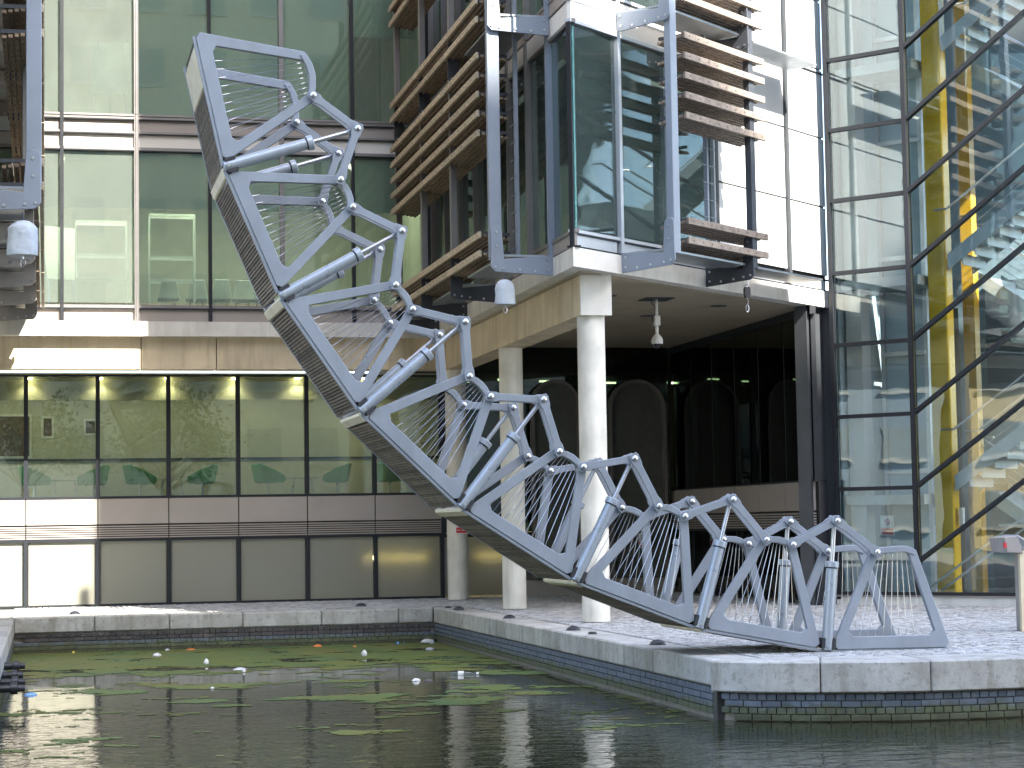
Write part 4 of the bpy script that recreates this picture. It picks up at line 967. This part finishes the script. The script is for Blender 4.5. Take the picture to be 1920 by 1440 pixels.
MB().box(-.275, -.24, -.09, -.055, 1.14, 1.21).build('red_tag', 'sign_red', t)
t = thing('pipe_fittings', 'dark pipe valves sticking out under the left quay edge', 'pipe fittings', (XL + .03, 27.6, 0))
for k, (y, z, L) in enumerate(((.9, -.26, .28), (.2, -.34, .26), (-.8, -.36, .30), (-1.6, -.38, .30))):
    MB().lathe((0, y, z), (1, 0, 0), [(-.05, .05), (L * .4, .05), (L * .42, .075), (L * .7, .075), (L * .72, .045), (L, .045)], 12).build('valve', 'stud_black', t, smooth=True)

# ------------------------------------------------------------------ floating weed and litter
def duckweed():
    blobs = []   # (cx, cy, rx, ry, weight)
    for a, b, y, ry, wgt in ((300, 460, 1288, .5, 1.1), (110, 270, 1299, .45, 1.0), (636, 675, 1374, .22, 1.3), (530, 760, 1305, .45, 1.0), (320, 410, 1316, .25, 1.0), (410, 480, 1323, .2, .9), (820, 1040, 1290, .6, 1.1), (600, 690, 1278, .3, 1.0), (900, 1010, 1262, .5, .9), (820, 960, 1312, .4, 1.1), (700, 900, 1322, .25, .9), (20, 160, 1262, 1.0, 1.0), (780, 900, 1250, .9, 1.0), (960, 1060, 1300, .35, 1.1)):
        p, q = on_z(a, y, WATER), on_z(b, y, WATER); blobs.append(((p[0] + q[0]) / 2, (p[1] + q[1]) / 2, abs(q[0] - p[0]) / 2 + .05, ry, wgt))
    vs, fs = [], []; g = .055
    y = 20.0
    while y < YBK:
        x = XL
        while x < XR - .02:
            n1 = mnoise.fractal(Vector((x * .55, y * .8, 3.1)), 1.0, 2.1, 5); n2 = mnoise.fractal(Vector((x * 1.6, y * 2.6, 9.0)), .7, 2.2, 6)
            back = max(0, min(1, (y - 30.6) / 3.4))
            d = back * 1.08 - .40
            for cx, cy, rx, ry, wgt in blobs:
                r2 = ((x - cx) / rx) ** 2 + ((y - cy) / ry) ** 2
                if r2 < 2.2: d = max(d, wgt * .8 * (1 - r2 * .62) - .22)
            edge = max(0, 1 - (XR - x) / .5) * .35 if y > 24 else 0
            if d + edge + n1 * .7 + n2 * .8 + random.gauss(0, .10) > .17:
                o = len(vs); s = g * .62; j = lambda: random.uniform(-.014, .014)
                vs.extend([(x - s + j(), y - s + j(), WATER + .004), (x + s + j(), y - s + j(), WATER + .0042), (x + s + j(), y + s + j(), WATER + .0038), (x - s + j(), y + s + j(), WATER + .0044)])
                fs.append((o, o + 1, o + 2, o + 3))
            x += g
        y += g
    me = bpy.data.meshes.new('duckweed'); me.from_pydata(vs, [], fs); me.materials.append(M['duckweed'])
    tag(obj('duckweed', me), 'green duckweed scum floating on the sheltered end of the basin', 'duckweed', kind='stuff')
duckweed()
def bottle(p, rz, body, cap, lb, L=.24, r=.035):
    t = thing('floating_bottle', lb, 'bottle', p, rz, 'litter floating in the basin')
    MB().lathe((-L / 2, 0, .012), (1, 0, 0), [(0, r * .7), (.01, r), (L * .62, r), (L * .8, r * .45), (L * .9, r * .4)], 12).build('body', body, t, smooth=True)
    MB().lathe((-L / 2 + L * .9, 0, .012), (1, 0, 0), [(0, r * .45), (L * .1, r * .45)], 10).build('cap', cap, t)
    MB().lathe((-L * .25, 0, .012), (1, 0, 0), [(0, r * 1.02), (L * .2, r * 1.02)], 12).build('wrapper', cap, t)
def scrap(p, rz, m, lb, sx, sy, sz, name='litter_scrap', cat='litter'):
    vs = []; n, k = 10, 5
    for j in range(k):
        f = j / (k - 1); rr = math.sin(math.pi * (.12 + .76 * f))
        for i in range(n):
            a = 2 * math.pi * i / n; w = 1 + .35 * mnoise.noise(Vector((math.cos(a) * 1.4 + p[0] * 3, math.sin(a) * 1.4, f * 2 + p[1])))
            vs.append((math.cos(a) * sx * rr * w * .85, math.sin(a) * sy * rr * w * .85, -.03 + f * (sz * .8 + .03)))
    fs = [(j * n + i, j * n + (i + 1) % n, (j + 1) * n + (i + 1) % n, (j + 1) * n + i) for j in range(k - 1) for i in range(n)] + [tuple(range(n - 1, -1, -1)), tuple(range((k - 1) * n, k * n))]
    o = MB().add(vs, fs).build(name, m, smooth=True); o.location = p; o.rotation_euler = (0, 0, rz); tag(o, lb, cat, 'litter floating in the basin')
def wp(px, py):
    p = on_z(px, py, WATER); return (min(p[0], XR - .2), min(p[1], YBK - .25), WATER)
scrap(wp(784, 1200), .2, 'litter_white', 'large white foam tray in the inner corner of the basin', .16, .12, .09, 'foam_tray', 'tray')
scrap(wp(803, 1200), .9, 'litter_white', 'second white foam tray touching the first in the corner', .10, .09, .09, 'foam_tray', 'tray')
bottle(wp(748, 1208), .3, 'clear_plastic', 'litter_blue', 'clear bottle with blue label below the inner corner')
bottle(wp(872, 1265), -.25, 'clear_plastic', 'litter_white', 'clear bottle with pale cap lying near the right quay wall', .42, .045)
scrap(wp(683, 1230), 0, 'litter_white', 'white plastic cup standing up out of the weed', .065, .06, .13, 'plastic_cup', 'cup')
scrap(wp(294, 1231), .4, 'litter_white', 'white crumpled packet at the left of the weed', .11, .08, .08)
scrap(wp(387, 1245), 0, 'litter_white', 'white ball half sunk at the edge of the weed', .055, .055, .11, 'floating_ball', 'ball')
scrap(wp(449, 1257), .8, 'litter_grey', 'grey crumpled bag in the open water', .15, .09, .06, 'plastic_bag', 'bag')
scrap(wp(457, 1260), .1, 'litter_white', 'small white ball against the grey bag', .035, .035, .06, 'floating_ball', 'ball')
scrap(wp(358, 1219), .3, 'litter_orange', 'orange wrapper left of the middle of the weed', .14, .08, .035)
scrap(wp(596, 1213), .3, 'litter_orange', 'brown and orange wrapper near the back wall', .10, .07, .06)
scrap(wp(665, 1213), 1.3, 'litter_orange', 'small red-orange scrap near the back wall', .07, .05, .03)
scrap(wp(826, 1207), .3, 'litter_grey', 'small grey can by the right quay wall', .05, .05, .11, 'drink_can', 'can')
scrap(wp(806, 1218), .3, 'litter_grey', 'pale grey scrap on the weed below the foam trays', .10, .06, .05)
scrap(wp(780, 1277), .1, 'litter_white', 'pair of small white scraps in the right weed', .08, .05, .05)
scrap(wp(803, 1277), .1, 'litter_dark', 'small dark scrap beside the white scraps', .09, .05, .04)
scrap(wp(714, 1258), .15, 'litter_dark', 'dark stick floating in the open water', .20, .03, .03, 'floating_stick', 'stick')
scrap(wp(57, 1303), .2, 'litter_blue', 'pale blue scrap by the left quay', .10, .06, .04)
scrap(wp(137, 1222), .2, 'litter_yellow', 'small yellow scrap at the far left of the weed', .035, .035, .05)
scrap(wp(309, 1215), .2, 'litter_white', 'tiny white scrap close to the back wall', .05, .04, .04)
scrap(wp(398, 1291), .2, 'litter_white', 'tiny white scrap on the middle weed patch', .04, .03, .03)

# ------------------------------------------------------------------ across the basin, behind the camera: seen only as reflections and shade
def block(name, label, x0, x1, y0, y1, h, wall, floors, cols, faces=('+y',), cat='building'):
    t = thing(name, label, cat, ((x0 + x1) / 2, (y0 + y1) / 2, 0)); t_m = Matrix.Translation((-(x0 + x1) / 2, -(y0 + y1) / 2, 0))
    o = MB().box(x0, x1, y0, y1, 0, h).build('wall', wall, t); o.matrix_local = t_m
    wb = MB(); sb = MB()
    for f in range(floors):
        z0 = (f + .3) * h / floors; z1 = (f + .78) * h / floors
        for c in range(cols):
            if '+y' in faces:
                a = x0 + (x1 - x0) * (c + .22) / cols; b = x0 + (x1 - x0) * (c + .78) / cols
                wb.box(a, b, y1, y1 + .03, z0, z1); sb.box(a - .1, b + .1, y1, y1 + .15, z0 - .15, z0)
            if '+x' in faces:
                a = y0 + (y1 - y0) * (c + .22) / cols; b = y0 + (y1 - y0) * (c + .78) / cols
                wb.box(x1, x1 + .03, a, b, z0, z1); sb.box(x1, x1 + .15, a - .1, b + .1, z0 - .15, z0)
    o = wb.build('windows', 'far_glass', t); o.matrix_local = t_m; o['kind'] = 'stuff'
    o = sb.build('sills', 'far_stone', t); o.matrix_local = t_m; o['kind'] = 'stuff'
    MB().box(x0 - .3, x1 + .3, y0 - .3, y1 + .3, h, h + .6).build('parapet', 'far_stone', t).matrix_local = t_m
DB = -35.0
SH_Y = 38.0
hb = (SH_Y - DB) / math.cos(SUN_AZ) * math.tan(SUN_EL)
block('office_tower', 'tall stone office tower across the basin that shades the foreground', 20, 66, DB - 18, DB, hb, 'far_stone', 22, 14)
block('brick_building', 'broad tan brick building across the basin, mirrored in the lower windows', -24, 19, -34, -20, 35, 'far_brick', 9, 14)
block('cream_building', 'sunlit cream building along the left of the basin, mirrored in the stair tower glass', -62, -46, -14, 15, 10.5, 'far_cream', 3, 7, ('+x',))
block('grey_reflection_block', 'unseen grey-blue block added beyond the cream building to darken the stair tower reflections', -62, -46, 16, 60, 17, 'far_grey', 5, 12, ('+x',))  # unseen, added so the tower's left panes reflect blue-grey instead of bright sky
def tree(label, x, y, h, seed):
    rnd = random.Random(seed); t = thing('plane_tree', label, 'tree', (x, y, 0), 0, 'trees across the basin')
    mb = MB(); mb.rod((0, 0, 0), (0, 0, h * .45), .16, 8, .11); tips = []
    for k in range(9):
        a = k * 2.4; z0 = h * (.35 + .05 * (k % 3)); p = Vector((math.cos(a) * h * .2, math.sin(a) * h * .2, h * (.58 + .07 * (k % 4)))); mb.rod((0, 0, z0), p, .07, 6, .025); tips.append(p)
    mb.rod((0, 0, h * .45), (0, 0, h * .85), .1, 7, .03); tips += [Vector((0, 0, h * .85)), Vector((0, 0, h * .7))]
    mb.build('trunk', 'bark', t)
    vs, fs = [], []
    for q in range(2600):
        c = rnd.choice(tips) + Vector((rnd.gauss(0, h * .085), rnd.gauss(0, h * .085), rnd.gauss(0, h * .06)))
        a = Vector((rnd.gauss(0, 1), rnd.gauss(0, 1), rnd.gauss(0, 1))).normalized(); b = a.orthogonal().normalized(); s = rnd.uniform(.07, .15); o = len(vs)
        vs += [c + a * s, c + b * s * .6, c - a * s, c - b * s * .6]; fs.append((o, o + 1, o + 2, o + 3))
    me = bpy.data.meshes.new('crown'); me.from_pydata([tuple(v) for v in vs], [], fs); me.materials.append(M['leaf']); obj('crown', me, t)
tree('leafy tree across the basin mirrored in the lower windows, left', -1.0, -7.5, 9.0, 1); tree('leafy tree across the basin mirrored in the lower windows, right', 5.5, -8.5, 9.5, 2)
